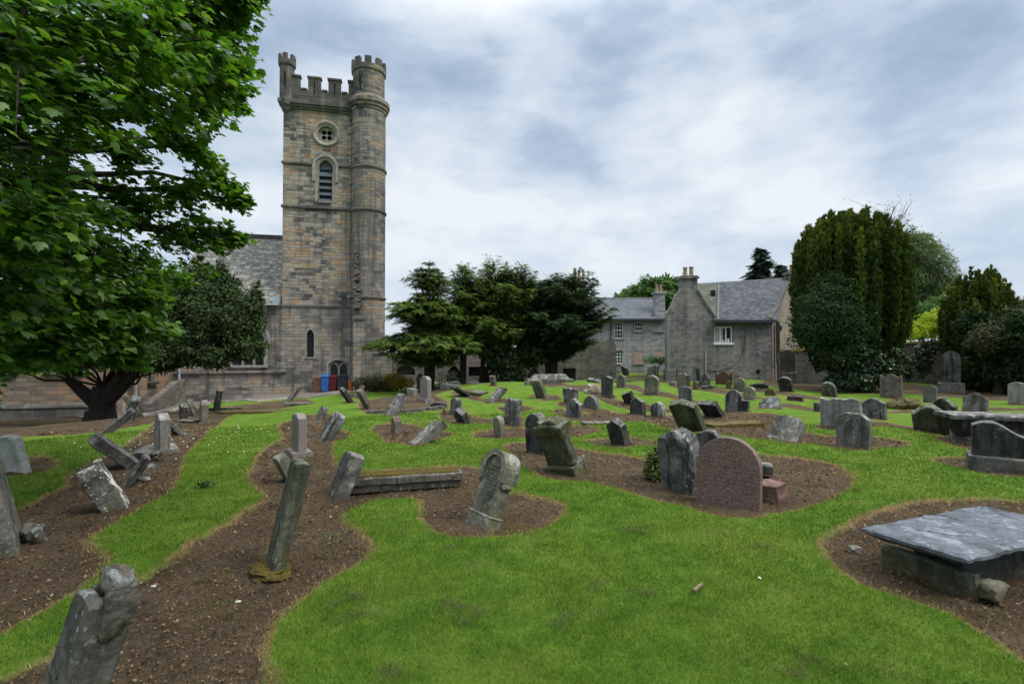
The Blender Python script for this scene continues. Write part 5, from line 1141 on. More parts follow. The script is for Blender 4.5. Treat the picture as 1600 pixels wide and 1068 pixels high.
    S(1131, 600, 22, 27, 'scallop', 0.19, 'rusty_stone', 'rusty brown scalloped headstone in front of the cottage', -41, 4, 0, k=.28, er=.008)
    S(1138, 606, 12, 8, 'round', 0.15, 'mossy_stone', 'small mossy round stone before the rusty scalloped headstone', -47, 0, 0, W=.26)
    # dark slabs leaning left
    S(1082, 672, 47, 40, 'gable', .21, 'green_stone', 'big dark gabled slab leaning far left over the bare soil', -51, 36, 0, k=.12, W=.72, er=.008, H=1.0)
    S(1116, 649, 26, 30, 'flat', 0.19, 'dark_stone', 'dark flat-topped slab leaning far left before two clustered grey stones', -47, 48, 0, W=.6, H=.72)
    block('ledger_slab', 1146, 664, (1.55, .55, .10), 'mossy_stone', 'thin yellow-mossed ledger slab lying behind the ragged grey gravestones', 6, -2, 0, cat='ledger')
    S(968, 695, 43, 24, 'gable', 0.20, 'dark_stone', 'dark pointed slab leaning left alone in a small bed', -53, 20, 0, k=.2, W=.42, er=.01)
    rock(982, 694, (.2, .2, .2), 'mossy_stone', 'small mossy lump at the foot of the lone dark pointed slab', 0, .2, .2)
    block('fallen_slab', 932, 661, (.8, .4, .06), 'grey_stone', 'flat grey slab lying at the edge of the lawn', 4, cat='fallen gravestone')
    # ---- clustered group round the pink granite
    S(1056, 765, 96, 62, 'round', .32, 'blue_stone', 'big ragged blue-black gravestone with mossy lower half beside the conifer sapling', -53, 5, 3, k=.30, W=.60, er=.06, bev=.06)
    S(1106, 742, 72, 42, 'round', .2, 'blue_stone', 'ragged grey gravestone half hidden behind the pink granite stone', -49, 2, 0, W=.55, er=.03)
    rock(1084, 728, (.30, .2, .13), 'olive_stone', 'broken scroll-like fragment wedged between grey and pink stones', 20, .15, .2)
    block('broken_slab', 1078, 752, (.36, .4, .16), 'grey_stone', 'grey block wedged low behind the pink granite stone', -38)
    block('broken_slab', 1185, 742, (.42, .3, .10), 'grey_stone', 'grey slab end jutting out right of the pink granite stone', -20, lift=.12)
    o = S(1136, 790, 108, 98, 'round', .15, 'pink_granite', 'pink granite round-topped gravestone with worn lettering', -38, -2, 1, W=.84, er=.002, bev=.008)
    block('granite_block', 1206, 778, (.30, .26, .25), 'red_block', 'rough red granite block lying right of the pink gravestone', -55, 0, 6, er=.04)
    # ---- right lawn
    S(1222, 686, 38, 46, 'hip', .24, 'grey_stone', 'slumped grey slab tilted back to the right on the lawn', -49, -38, 10, k=.2, W=.66, H=.62, er=.02)
    S(1332, 697, 53, 46, 'hip', .20, 'grey_stone', 'squat grey gravestone with moss patches upright on the right lawn', -55, 0, 0, k=.18, W=.66, er=.012)
    S(1313, 666, 46, 50, 'broken', 0.19, 'pale_stone', 'wide grey gravestone with black-flecked ragged top', -49, 2, 0, k=.08, W=.95)
    rock(1322, 668, (.50, .4, .50), 'mossy_stone', 'round brown mossy boulder before the wide grey gravestone', 0, .15, .2)
    S(1280, 643, 15, 14, 'flat', 0.15, 'grey_stone', 'small grey block stone left of the wide grey gravestone', -47, 0, 0, W=.34)
    S(1364, 653, 32, 32, 'ogee', 0.20, 'blue_stone', 'smooth dark grey gravestone with ogee top and pale edge', -53, 0, 0, k=.22, W=.62, er=.008)
    S(1456, 674, 44, 54, 'ogee', .22, 'green_stone', 'dark curved-top gravestone leaning left with mossy right edge', -49, 28, 0, k=.3, W=.74, er=.014)
    S(1474, 655, 36, 38, 'ogee', 0.21, 'dark_stone', 'dark bell-topped gravestone behind the curved mossy-edged one', -53, 16, 0, k=.36, W=.68, er=.01)
    S(1522, 643, 31, 34, 'gable', .2, 'grey_stone', 'rough pointed grey gravestone before the dark yew', -55, -6, 4, k=.3, W=.6, er=.04)
    S(1392, 621, 38, 36, 'scallop', 0.19, 'brown_stone', 'broad brown-grey gravestone with worn wavy top near the boundary wall', -47, 0, 0, k=.12)
    rock(1411, 638, (1.05, .6, .5), 'mossy_stone', 'low heap of mossy rubble in front of the broad brown-grey gravestone', 0, .22, .3, 'rubble')
    S(1453, 628, 27, 23, 'seg', 0.18, 'grey_stone', 'grey gravestone with rounded top left of the tall grey monument', -49, -3, 0, k=.15)
    S(1487, 612, 64, 27, 'round', .2, 'blue_stone', 'tall blue-grey monument on a stepped pale plinth by the wall', -41, 0, 0, W=.78, base=(1.42, .3, .5), er=.006, bmat='pale_stone')
    S(1590, 631, 35, 32, 'seg', 0.19, 'pale_stone', 'pale grey gravestone at the far right before the dark hedge', -53, 0, 0, k=.12, er=.01)
    S(1186, 606, 11, 34, 'broken', .2, 'dark_stone', 'long low fallen dark stone with white edge near the cottage', -26, 20, 0, k=.3, W=1.0, H=.34)
    S(1155, 611, 22, 19, 'round', 0.19, 'olive_stone', 'pale green round-headed gravestone standing behind two clustered stones', -47, 2, 0, W=.55)
    S(1169, 624, 21, 18, 'round', 0.21, 'olive_stone', 'dark-sided round stone just right of the pale green round-headed one', -51, -4, 6, W=.45)
    S(1146, 642, 34, 28, 'seg', 0.18, 'blue_stone', 'broad grey lichened gravestone with a dark broken piece before it', -47, 0, 0, k=.3)
    S(1160, 642, 19, 17, 'broken', 0.16, 'dark_stone', 'dark broken slate piece standing against the broad lichened gravestone', -47, 0, 0, k=.15, W=.4)
    S(1203, 617, 11, 15, 'round', .3, 'mossy_stone', 'small reddish mossy hump on the right lawn', -41, 0, 0, W=.42)
    S(1203, 637, 20, 28, 'gable', 0.19, 'blue_stone', 'speckled slab tilted up on one edge on the right lawn', -41, -44, -22, k=.3, W=.7, H=.5)
    S(1242, 625, 8, 20, 'flat', 0.18, 'dark_stone', 'low dark stub of stone on the right lawn', -41, 0, 0, W=.6, H=.2)
    S(1229, 611, 23, 22, 'seg', 0.19, 'dark_stone', 'dark slab leaning left in front of the wall memorial', -51, 24, 0, W=.62)
    S(1296, 619, 23, 22, 'round', 0.20, 'grey_stone', 'round grey gravestone leaning left near the ivy', -51, 22, 0, W=.6)
    S(1231, 599, 54, 22, 'round', .25, 'plum_stone', 'tall round-arched dark memorial on a grey plinth against the wall', -24, 0, 0, W=.86, base=(1.25, .25, .75), bmat='grey_stone', er=.005, H=2.2)
    S(1394, 604, 52, 20, 'round', .2, 'green_stone', 'arched memorial half lost in ivy under the big yew', -24, 0, 0, W=.85, H=1.9)
    # table tombs
    g = at(1562, 698); tt = empty('table_tomb', (g[0] + .35, g[1] + .65, gz(g[0], g[1])), R(-18)); tag(tt, 'table tomb with broad grey slab on a curved pedestal at the right edge', 'tomb')
    link('top_slab', slab_mesh('top_slab', 1.75, .10, .95, 'flat', 0, .014, 81, 1.5, 0, .0, .03), M['blue_stone'], tt, (0, 0, .55))
    pe = MB().hexa([(-.72, -.36, -.1), (.72, -.36, -.1), (.72, .36, -.1), (-.72, .36, -.1)], [(-.62, -.26, .12), (.62, -.26, .12), (.62, .26, .12), (-.62, .26, .12)]).hexa([(-.58, -.24, .12), (.58, -.24, .12), (.58, .24, .12), (-.58, .24, .12)], [(-.75, -.38, .55), (.75, -.38, .55), (.75, .38, .55), (-.75, .38, .55)]); pe.build('pedestal', M['dark_stone'], tt, weld=False, bevel=.02)
    o = S(1562, 736, 80, 76, 'wave', .20, 'dark_stone', 'dark wavy-topped gravestone standing on a lichened grey block', -36, 6, 0, k=.42, W=.74, H=.92, base=(1.18, .24, .30), bmat='grey_stone', er=.008)
    # table tomb in the right foreground: tilted slab on low supports
    c = [P(1345, 822, 5.02), P(1530, 864, 4.32), P(1520, 790, 5.75)]; a, b_, cc = [Vector(p) for p in c]
    ex = (cc - a); ex.z *= 1; ey = (b_ - a); L, Wd = 2.05, ey.length; ex.normalize(); ny = (ey - ex * ey.dot(ex)).normalized(); nz_ = ex.cross(ny); nz_ = -nz_ if nz_.z < 0 else nz_
    ctr = a + ex * L / 2 + ny * Wd / 2
    T1 = empty('table_tomb', (ctr.x, ctr.y, gz(ctr.x, ctr.y))); tag(T1, 'low table tomb with bluish lichened slab tilted on rough stone blocks, right foreground', 'tomb')
    Mt = Matrix((( ex.x, -ny.x, nz_.x), (ex.y, -ny.y, nz_.y), (ex.z, -ny.z, nz_.z)))
    bm = bmesh.new(); nx_, ny_ = 60, 30; grid = {}
    for s in (0, 1):
        for i in range(nx_ + 1):
            for j in range(ny_ + 1):
                x = (i / nx_ - .5) * L; y = (j / ny_ - .5) * Wd; e = min(i, nx_ - i) / nx_ * L; e2 = min(j, ny_ - j) / ny_ * Wd; e = min(e, e2)
                z = -.02 * max(0, 1 - e / .035) ** 2 if s else -.105 + .055 * max(0, 1 - e / .10)
                p = Vector((x, y, z)); q = noise.noise_vector(p * 5) * .008 + noise.noise_vector(p * 17) * .005
                if e < .03: q += noise.noise_vector(p * 11 + Vector((3, 1, 2))) * .012
                grid[(s, i, j)] = bm.verts.new(p + q)
    for i in range(nx_):
        for j in range(ny_):
            bm.faces.new([grid[(1, i, j)], grid[(1, i + 1, j)], grid[(1, i + 1, j + 1)], grid[(1, i, j + 1)]]); bm.faces.new([grid[(0, i, j + 1)], grid[(0, i + 1, j + 1)], grid[(0, i + 1, j)], grid[(0, i, j)]])
    for i in range(nx_):
        for j in (0, ny_): bm.faces.new([grid[(0, i, j)], grid[(0, i + 1, j)], grid[(1, i + 1, j)], grid[(1, i, j)]])
    for j in range(ny_):
        for i in (0, nx_): bm.faces.new([grid[(0, i, j)], grid[(0, i, j + 1)], grid[(1, i, j + 1)], grid[(1, i, j)]])
    bmesh.ops.recalc_face_normals(bm, faces=bm.faces); me = bpy.data.meshes.new('top_slab'); bm.to_mesh(me); bm.free(); me.polygons.foreach_set('use_smooth', np.ones(len(me.polygons), bool)); me.set_sharp_from_angle(angle=R(40))
    sl = link('top_slab', me, M['slab_top'], T1); sl.matrix_parent_inverse = Matrix(); sl.location = ctr - T1.location; sl.rotation_euler = Mt.to_euler()
    yw = math.degrees(math.atan2(ny.y, ny.x)); hz_ = ctr.z - T1.location.z
    for name, f, g_, dims in (('end_block', .15, .46, (Wd * .86, .13, .2)), ('end_block', .88, .5, (Wd * .8, .22, .3))):
        p = a + ex * L * f + ny * Wd * g_; link(name, slab_mesh(name, *[dims[i] for i in (0, 2, 1)], 'flat', 0, .02, int(f * 100), 2, 0, .08, .03), M['green_stone'], T1, (p.x - ctr.x, p.y - ctr.y, gz(p.x, p.y) - T1.location.z - .03), rot(yw))  # darker stone tone stands in for the shade under the slab
    p = a + ex * L * .20 + ny * Wd * .96; link('broken_support', rock_mesh('broken_support', .30, .17, .17, 88, .14, 3, .6), M['olive_stone'], T1, (p.x - ctr.x, p.y - ctr.y, gz(p.x, p.y) - T1.location.z + .0), rot(30))
    p = a + ex * L * .5 + ny * Wd * .5; link('fill', slab_mesh('fill', L * .6, hz_ - .10, Wd * .5, 'flat', 0, .03, 5, 1, 0, .1, .03), M['dark_stone'], T1, (p.x - ctr.x, p.y - ctr.y, -.05), rot(yw + 90))
    rock(1335, 858, (.16, .12, .09), 'grey_stone', 'small loose stone at the left corner of the low table tomb', 20, .15, .4)
    # leaning carved pillar in the left corner
    g = at(68, 1192); pil = empty('gravestone', (g[0], g[1], gz(g[0], g[1]) - .06)); pil.rotation_euler = rot(-34, 8, -14); tag(pil, 'rough carved stone pillar with broken scroll top, cropped by the bottom left corner', 'gravestone', GRP); CIRC.append((g[0], g[1], .5))
    link('shaft', slab_mesh('shaft', .25, .93, .17, 'broken', .08, .022, 98, 3, .02, .1, .025), M['pillar_stone'], pil, (.012, .03, 0)); link('front_panel', slab_mesh('front_panel', .235, .58, .07, 'seg', .05, .009, 96, 3, -.02, .0, .016), M['pillar_stone'], pil, (-.012, -.062, .33))
    link('scroll', rock_mesh('scroll', .25, .15, .13, 97, .08, 4, .45), M['pillar_stone'], pil, (-.0, .03, .93), (0, R(5), 0))
    link('broken_ear', rock_mesh('broken_ear', .075, .17, .26, 99, .2, 4, .3), M['pillar_stone'], pil, (.125, .02, .76), (0, R(6), 0))
    for hx, hz_, r_ in ((-.035, .78, .026), (.0, .50, .018)): MB().lathe([(r_, -.012), (r_ * .6, -.001), (.001, .0)], 0, 0, 10).build('hole_disc', M['void'], pil, (hx, -.0975, hz_), (R(90), 0, 0))  # black discs: the darkness of two holes is put into the colour
    # small loose things on the ground
    for px, py, l in ((240, 911, 'flat white pebble on the soil near the corner pillar'), (372, 935, 'loose pebble in the left bed below the tall thin slab')): rock(px, py, (.05, .035, .02), 'white_stone', l, 0, .1, .3, 'pebble', name='pebble')
    g = at(1091, 924); st = MB().tube([(-.075, -.02, .02), (0, .0, .035), (.08, .025, .03)], .017, .013, 8); tag(st.build('stick', M['stick_wood'], None, (g[0], g[1], gz(g[0], g[1]) + .012), (0, 0, R(28))), 'short thick broken stick lying on the front lawn', 'stick')
def extra_mats():
    headstone('slab_top', (.085, .095, .112), (.155, .17, .195), dark=(.035, .036, .036), lichen=(.27, .30, .345), moss=(.10, .085, .02), wd=.55, wl_=.5, wm=.0, streak=.0, top=.25)  # blue cast in the slab tones stands in for reflected sky
    headstone('crusted_stone', (.07, .068, .06), (.15, .145, .13), dark=(.022, .022, .02), lichen=(.62, .61, .57), wd=.5, wl_=.65, wm=.5, streak=.4, top=1.5)
    headstone('pillar_stone', (.055, .054, .046), (.12, .117, .10), dark=(.032, .033, .03), lichen=(.34, .36, .37), wd=.6, wl_=.35, wm=.35, streak=.25, top=.5)
    headstone('plum_stone', (.055, .046, .044), (.095, .08, .076), dark=(.025, .022, .022), wl_=.15, wm=.2, streak=.3)
    headstone('rust_pale_stone', (.22, .16, .11), (.36, .33, .29), dark=(.07, .05, .04), lichen=(.5, .49, .46), wd=.5, wl_=.5, wm=.2, streak=.3)
    plain('stick_wood', (.16, .12, .085), .9, .3, 20)
# ---------------------------------------------------------------- foliage: thousands of small leaf faces on modelled limbs
def unit(v): return v / np.maximum(1e-9, np.linalg.norm(v, axis=-1, keepdims=True))
def frames(nrm, head):
    z = unit(nrm); y = unit(head - z * (head * z).sum(-1, keepdims=True)); x = np.cross(y, z); return np.stack([x, y, z], -1)
def leaves(name, pos, nrm, head, size, tmpl, mat, parent, rnd=None, seed=0):
    TV, TF = tmpl; Rm = frames(nrm, head); n = len(pos); rs = np.random.RandomState(seed)
    V = np.einsum('nij,kj->nki', Rm, TV) * np.asarray(size).reshape(-1, 1, 1) + pos[:, None, :]
    Fc = (np.arange(n)[:, None, None] * len(TV) + TF[None]).reshape(-1, TF.shape[1]); rnd = rs.rand(n) if rnd is None else np.clip(rnd, 0, 1)
    return link(name, np_mesh(name, V.reshape(-1, 3), Fc, {'rnd': np.repeat(rnd, len(TV))}), mat, parent)
def t_maple():
    half = [(.05, 0), (.26, -.10), (.30, .06), (.52, .06), (.47, .22), (.62, .44), (.42, .42), (.27, .50), (.30, .70), (.14, .78)]
    pts = [(0, 0)] + half + [(0, 1.05)] + [(-x, y) for x, y in half[::-1]]; V = [(0, .34, .04)] + [(x, y, -.30 * abs(x) ** 1.3 - .16 * y * y) for x, y in pts]
    n = len(pts); return np.array(V), np.array([(0, 1 + i, 1 + (i + 1) % n) for i in range(n)])
def t_leaf(w=.4, fold=.12):
    return np.array([(0, 0, 0), (w * .5, .45, -fold), (0, 1, -.1), (-w * .5, .45, -fold)]), np.array([(0, 1, 2), (0, 2, 3)])
def t_spray(n=6, w=.10, droop=.18, ang=.75, ln=.45):
    V, Fc = [], []
    def tri(p, q, wd):
        d = np.array(q) - np.array(p); s = np.array((-d[1], d[0], 0)); s = s / max(1e-6, np.linalg.norm(s)) * wd; b = len(V); V.extend([tuple(p - s), tuple(p + s), tuple(q)]); Fc.append((b, b + 1, b + 2))
    ax = lambda t: np.array((0, t, -droop * t * t)); tri(ax(0), ax(1), w * .5)
    for i in range(n):
        t = .08 + .84 * i / n; l = ln * (1.05 - .72 * t)
        for s in (-1, 1): tri(ax(t), ax(t) + np.array((s * l * math.sin(ang), l * math.cos(ang), -droop * l * .8 + .02 * s)), w)
    return np.array(V), np.array(Fc)
def t_tuft(n=7, w=.16):
    V, Fc = [], []
    for i in range(n):
        a = i * 2.4; r = .32 * (i / n) ** .5; d = np.array((math.cos(a) * r, math.sin(a) * r, 1.0)); s = np.array((-math.sin(a + .8), math.cos(a + .8), 0)) * w * .5; b = len(V); m = d * .45
        V.extend([tuple(d * .02), tuple(m + s), tuple(d), tuple(m - s)]); Fc += [(b, b + 1, b + 2), (b, b + 2, b + 3)]
    V = np.array(V); return np.column_stack([V[:, 0], V[:, 2], V[:, 1]]), np.array(Fc)   # grows along +y
def rvec(rs, n): return unit(rs.randn(n, 3))
def wander(rs, a, b, n=6, amp=.12):
    a, b = np.array(a, float), np.array(b, float); L = np.linalg.norm(b - a); t = np.linspace(0, 1, n)[:, None]; w = rs.randn(n, 3) * amp * L * .35; w[0] = w[-1] = 0
    return a + (b - a) * t + w * np.sin(t * math.pi)

def sycamore():
    """big maple whose boughs hang into the picture from the left; trunk stands outside the frame"""
    T = empty('sycamore_tree', (-8.2, 4.6, gz(-8.2, 4.6))); tag(T, 'large sycamore with bright green lobed leaves overhanging the left of the churchyard', 'tree')
    o = np.array(T.location); rs = np.random.RandomState(11)
    clumps = [(388, 8, 6.2, .30), (325, 25, 6.2, .62), (250, 50, 5.2, .9), (150, 40, 4.6, .9), (40, 50, 4.0, .95), (360, 20, 6.4, .36), (300, 110, 6.8, .75), (345, 95, 7.2, .55), (362, 150, 8, .42), (325, 165, 7.6, .55), (235, 150, 6, .85), (120, 140, 5, .9), (20, 170, 4.4, .9),
              (270, 215, 8, .7), (310, 235, 8.8, .42), (195, 230, 7.4, .55), (20, 285, 4.8, .75), (60, 330, 4.3, .42), (215, 310, 8.0, .75), (300, 300, 8.4, .75), (345, 285, 8.8, .5), (372, 312, 9.0, .28), (110, 330, 6.0, .75),
              (100, 385, 6.8, .85), (195, 395, 7.8, .85), (280, 365, 8.6, .75), (338, 365, 9.2, .48), (366, 372, 9.2, .25), (35, 420, 5.4, .8), (150, 510, 6.4, .55), (90, 545, 6.6, .5), (20, 540, 6.0, .5), (255, 515, 7.6, .25), (205, 555, 7.4, .25), (240, 455, 7.6, .4), (10, 560, 9, .9), (110, 480, 10, 1.1), (130, 455, 6.6, .75), (205, 462, 7.2, .6), (225, 500, 7.0, .42), (60, 500, 6.2, .6), (180, 535, 7.2, .36), (0, 470, 5.2, .7), (-10, 380, 4.6, .75),
              (40, 225, 8.5, .7), (40, 380, 9, 1.0), (150, 420, 10, 1.0), (250, 430, 10, .6), (320, 40, 8.5, .7), (200, 100, 8.8, .95), (80, 90, 8, 1.0),
              (-120, 100, 5, 1.2), (-180, 300, 5, 1.2), (-100, 480, 6, 1.0), (60, -120, 5, 1.1), (200, -110, 5.5, 1.1), (270, -110, 6, .7), (-60, -60, 5, 1.2),
              (-100, 200, 13, 1.6), (-200, 100, 12, 1.6), (-60, 390, 15, 1.6), (-180, 330, 14, 1.6), (200, -60, 12, 1.4), (-300, 250, 12, 1.6), (-330, 420, 14, 1.6), (-150, 460, 16, 1.6)]  # unseen boughs outside the frame, added to shade the ground at left
    fork = o + np.array((.3, .2, 3.2)); b = MB(); b.tube([o - (0, 0, .3), o + (.05, 0, 1.6), fork], .42, .33, 10)
    pos, nrm, hd, sz = [], [], [], []
    for (px, py, d, r) in clumps:
        c = P(px, py, d); mid = fork + (c - fork) * .55 + np.array((0, 0, .35)); pts = np.vstack([wander(rs, fork, mid, 4, .08), wander(rs, mid, c, 5, .08)[1:]]); b.tube(pts, .085, .016, 5)
        out = unit(c - fork)
        for k in range(int(9 + 9 * r)):                # twigs radiate from the bough, leaves hang in tiers along each
            u = unit(rvec(rs, 1)[0] * np.array((1, 1, .55)) + out * .55); L = r * (.55 + .6 * rs.rand()); s0 = c - out * r * .5 * rs.rand(); tip = s0 + u * L + np.array((0, 0, -.12 * L)); b.tube([s0, (s0 + tip) / 2 + (0, 0, .05 * L), tip], .012, .004, 3)
            m = int(20 + 22 * r); t = rs.rand(m) ** .7; p = s0 + (tip - s0) * t[:, None] + rs.randn(m, 3) * (.055 + .05 * r) * np.array((1, 1, .55)); pos.append(p)
            nrm.append(np.array((0, 0, 1.0)) + rs.randn(m, 3) * .42 + out * .35); hd.append(u + rs.randn(m, 3) * .6 + np.array((0, 0, -.45))); sz.append(.060 + .070 * rs.rand(m))
    pos, nrm, hd, sz = np.vstack(pos), np.vstack(nrm), np.vstack(hd), np.concatenate(sz)
    k = np.linalg.norm(pos - np.array((0, 0, EYE)), axis=1) > 2.6; pos, nrm, hd, sz = pos[k], nrm[k], hd[k], sz[k]
    w = b.build('trunk', M['dark_bark'], None, weld=False, smooth=60); w.parent = T; w.location = -T.location
    rnd = np.clip(.42 + .26 * rs.randn(len(pos)), 0, 1)
    lf = leaves('crown', pos - o, nrm, hd, sz, t_maple(), M['sycamore_leaf'], T, rnd); print('sycamore leaves', len(pos))
def blob_tree(name, label, base, mat, tm, blobs, size, dens, seed, barkm='dark_bark', trunk_r=.25, fork=None, up=.3, cat='tree', group=None, droop=0.0, trunk=True, outb=.9, limb=None):
    """trunk, limbs to each leaf mass, leaves packed towards the skin of uneven masses"""
    T = empty(name, tuple(base)); tag(T, label, cat, group); o = np.array(base); rs = np.random.RandomState(seed); pos, nrm, hd, sz, rn = [], [], [], [], []
    fk = o + np.array(fork if fork else (0, 0, 1.0)); b = MB()
    if trunk: b.tube([o - (0, 0, .3), (o + fk) / 2 + (.04, 0, 0), fk], trunk_r, trunk_r * .75, 9)
    for (c, r) in blobs:
        c = np.array(c, float); r = np.array(r, float) * np.ones(3); n = int(dens * (r[0] * r[1] + r[0] * r[2] + r[1] * r[2]) / 3)
        if trunk: b.tube(wander(rs, fk, c, 5, .1), limb or trunk_r * .45, trunk_r * .08, 5)
        u = rvec(rs, n); ph = rs.rand(6) * 6.28
        lump = 1 + .18 * np.sin(u[:, 0] * 5 + ph[0]) * np.sin(u[:, 1] * 5 + ph[1]) + .13 * np.sin(u[:, 2] * 9 + ph[2] + u[:, 0] * 4) + .07 * np.sin(u[:, 1] * 15 + ph[3]) * np.sin(u[:, 2] * 13 + ph[4])
        rad = (rs.rand(n) ** .28) * lump * np.where(rs.rand(n) < .05, 1.0 + .25 * rs.rand(n), 1.0); p = c + u * r * rad[:, None]; pos.append(p); nrm.append(u * outb + rs.randn(n, 3) * .55 + np.array((0, 0, .45))); hd.append(u * .8 + rs.randn(n, 3) * .5 + np.array((0, 0, up - droop))); sz.append(size * (.65 + .7 * rs.rand(n))); rn.append(.42 + .22 * rs.randn(n) + .10 * np.sin(ph[5]))
    if trunk:
        w = b.build('trunk', M[barkm], None, weld=False, smooth=60); w.parent = T; w.location = -T.location
    leaves('crown', np.vstack(pos) - o, np.vstack(nrm), np.vstack(hd), np.concatenate(sz), tm, M[mat], T, np.concatenate(rn)); return T
def tier_tree(name, label, base, height, prof, mat, seed, tiers=16, per=6, spray=.42, rise=.12, sag=.25, stems=((0, 0),), bottom=.12, dens=1.0, tm=None, barkm='dark_bark', trunk_r=.2, lean=(0, 0), cat='tree', group=None, updir=.15, uptop=0.0):
    """conifer: stems with whorls of boughs, every bough carrying flat drooping sprays"""
    T = empty(name, tuple(base)); tag(T, label, cat, group); o = np.array(base); rs = np.random.RandomState(seed); b = MB(); pos, nrm, hd, sz, rn = [], [], [], [], []
    for si, (sx, sy) in enumerate(stems):
        hgt = height * (1 - .10 * rs.rand() * (si > 0)); ax = lambda t: o + np.array((sx * (.25 + .75 * t), sy * (.25 + .75 * t), 0)) + np.array((lean[0] * t, lean[1] * t, hgt * t)); b.tube([ax(t) for t in np.linspace(-.03, 1, 8)], trunk_r, .02, 7)
        for i in range(tiers):
            t = bottom + (1 - bottom) * ((i + .5 * rs.rand()) / tiers); k = max(3, int(round(per * (1.15 - .5 * t)))); a0 = rs.rand() * 6.28
            for j in range(k):
                a = a0 + j * 6.283 / k + rs.randn() * .25; L = prof(t, a) * (.72 + .42 * rs.rand())
                if L < .08: continue
                updir_ = updir + uptop * t
                s = ax(t); u = np.array((math.cos(a), math.sin(a), 0)); m = max(3, int(L / .26 * dens)); tt = np.linspace(.0, 1, 5)[:, None]
                path = s + u * L * tt + np.array((0, 0, 1)) * (rise * L * tt - sag * L * tt ** 2 + updir_ * L * tt); b.tube(path, max(.008, .02 * L), .004, 3)
                side = np.array((-u[1], u[0], 0))
                for q in range(m):
                    f = .16 + .84 * (q + rs.rand()) / m; p = s + u * L * f + np.array((0, 0, rise * L * f - sag * L * f * f + updir_ * L * f)); dirn = u + np.array((0, 0, rise + updir_ - 2 * sag * f)); wl_ = (1 - f * .55)
                    for sgn in (-1, 1, 0):
                        h = dirn + side * sgn * (.9 + .4 * rs.rand()); pos.append(p + side * sgn * .03 + rs.randn(3) * .03); hd.append(h + rs.randn(3) * .18); nrm.append(np.array((0, 0, 1)) + rs.randn(3) * .28 + u * .15); sz.append(spray * (.6 + .55 * rs.rand()) * (.55 + .45 * min(1, L / 1.2)) * (.7 + .5 * wl_)); rn.append(.25 + .30 * f + .16 * rs.randn())
    w = b.build('trunk', M[barkm], None, weld=False); w.parent = T; w.location = -T.location
    leaves('crown', np.array(pos) - o, np.array(nrm), np.array(hd), np.array(sz), tm or t_spray(), M[mat], T, np.array(rn)); print(name, len(pos)); return T
def plume_tree(name, label, base, env, n, mat, seed, width=.34, tuft=.26, cat='tree', step=.11, zmin=.1, group=None, fill=1.0):
    """fastigiate yew: upright plumes crowded round the axis, each a rope of upward tufts"""
    T = empty(name, tuple(base)); tag(T, label, cat, group); o = np.array(base); rs = np.random.RandomState(seed); b = MB(); pos, nrm, hd, sz, rn = [], [], [], [], []
    H, rx, ry, shape = env; b.tube([o - (0, 0, .3), o + (.05, 0, H * .25), o + (0, 0, H * .6)], .42, .2, 9)
    for k in range(n):
        a = k * 2.39996 + rs.randn() * .15; ring = rs.rand() ** .42; top = H * (shape(ring) - .09 * rs.rand()); z0 = H * zmin * (1.6 - ring) * (.6 + .8 * rs.rand()) + H * .30 * rs.rand() * (ring > .6); px_, py_ = rx * ring * math.cos(a), ry * ring * math.sin(a)
        m = max(4, int((top - z0) / step)); u = np.array((math.cos(a), math.sin(a), 0)); shade = rs.randn() * .16; wob = rs.rand() * 6.28
        for q in range(m):
            f = (q + rs.rand()) / m; z = z0 + (top - z0) * f; belly = np.interp(z / H, [0, .12, .3, .55, .8, 1], [.45, .62, .95, 1, .95, .78])
            wq = width * (1.0 if f < .75 else 1.0 - .75 * (f - .75) / .25)
            for e in range(3):
                v = rs.randn(3) * np.array((1, 1, .25)); v = v / np.linalg.norm(v); c = np.array((px_ * belly, py_ * belly, z)) + v * wq * .42 * rs.rand() ** .4 + u * .04 * math.sin(z * 3 + wob); pos.append(o + c); hd.append(np.array((0, 0, 1.0)) + v * .55 + u * .25); nrm.append(v + u * .3 + rs.randn(3) * .3); sz.append(tuft * (.7 + .6 * rs.rand())); rn.append(.36 + shade + .22 * (f > .85) + .15 * rs.randn())  # plume tips coloured lighter to imitate their lit ends
    w = b.build('trunk', M['dark_bark'], None, weld=False); w.parent = T; w.location = -T.location
    leaves('crown', np.array(pos) - o, np.array(nrm), np.array(hd), np.array(sz), t_tuft(5, .30), M[mat], T, np.array(rn)); print(name, len(pos)); return T

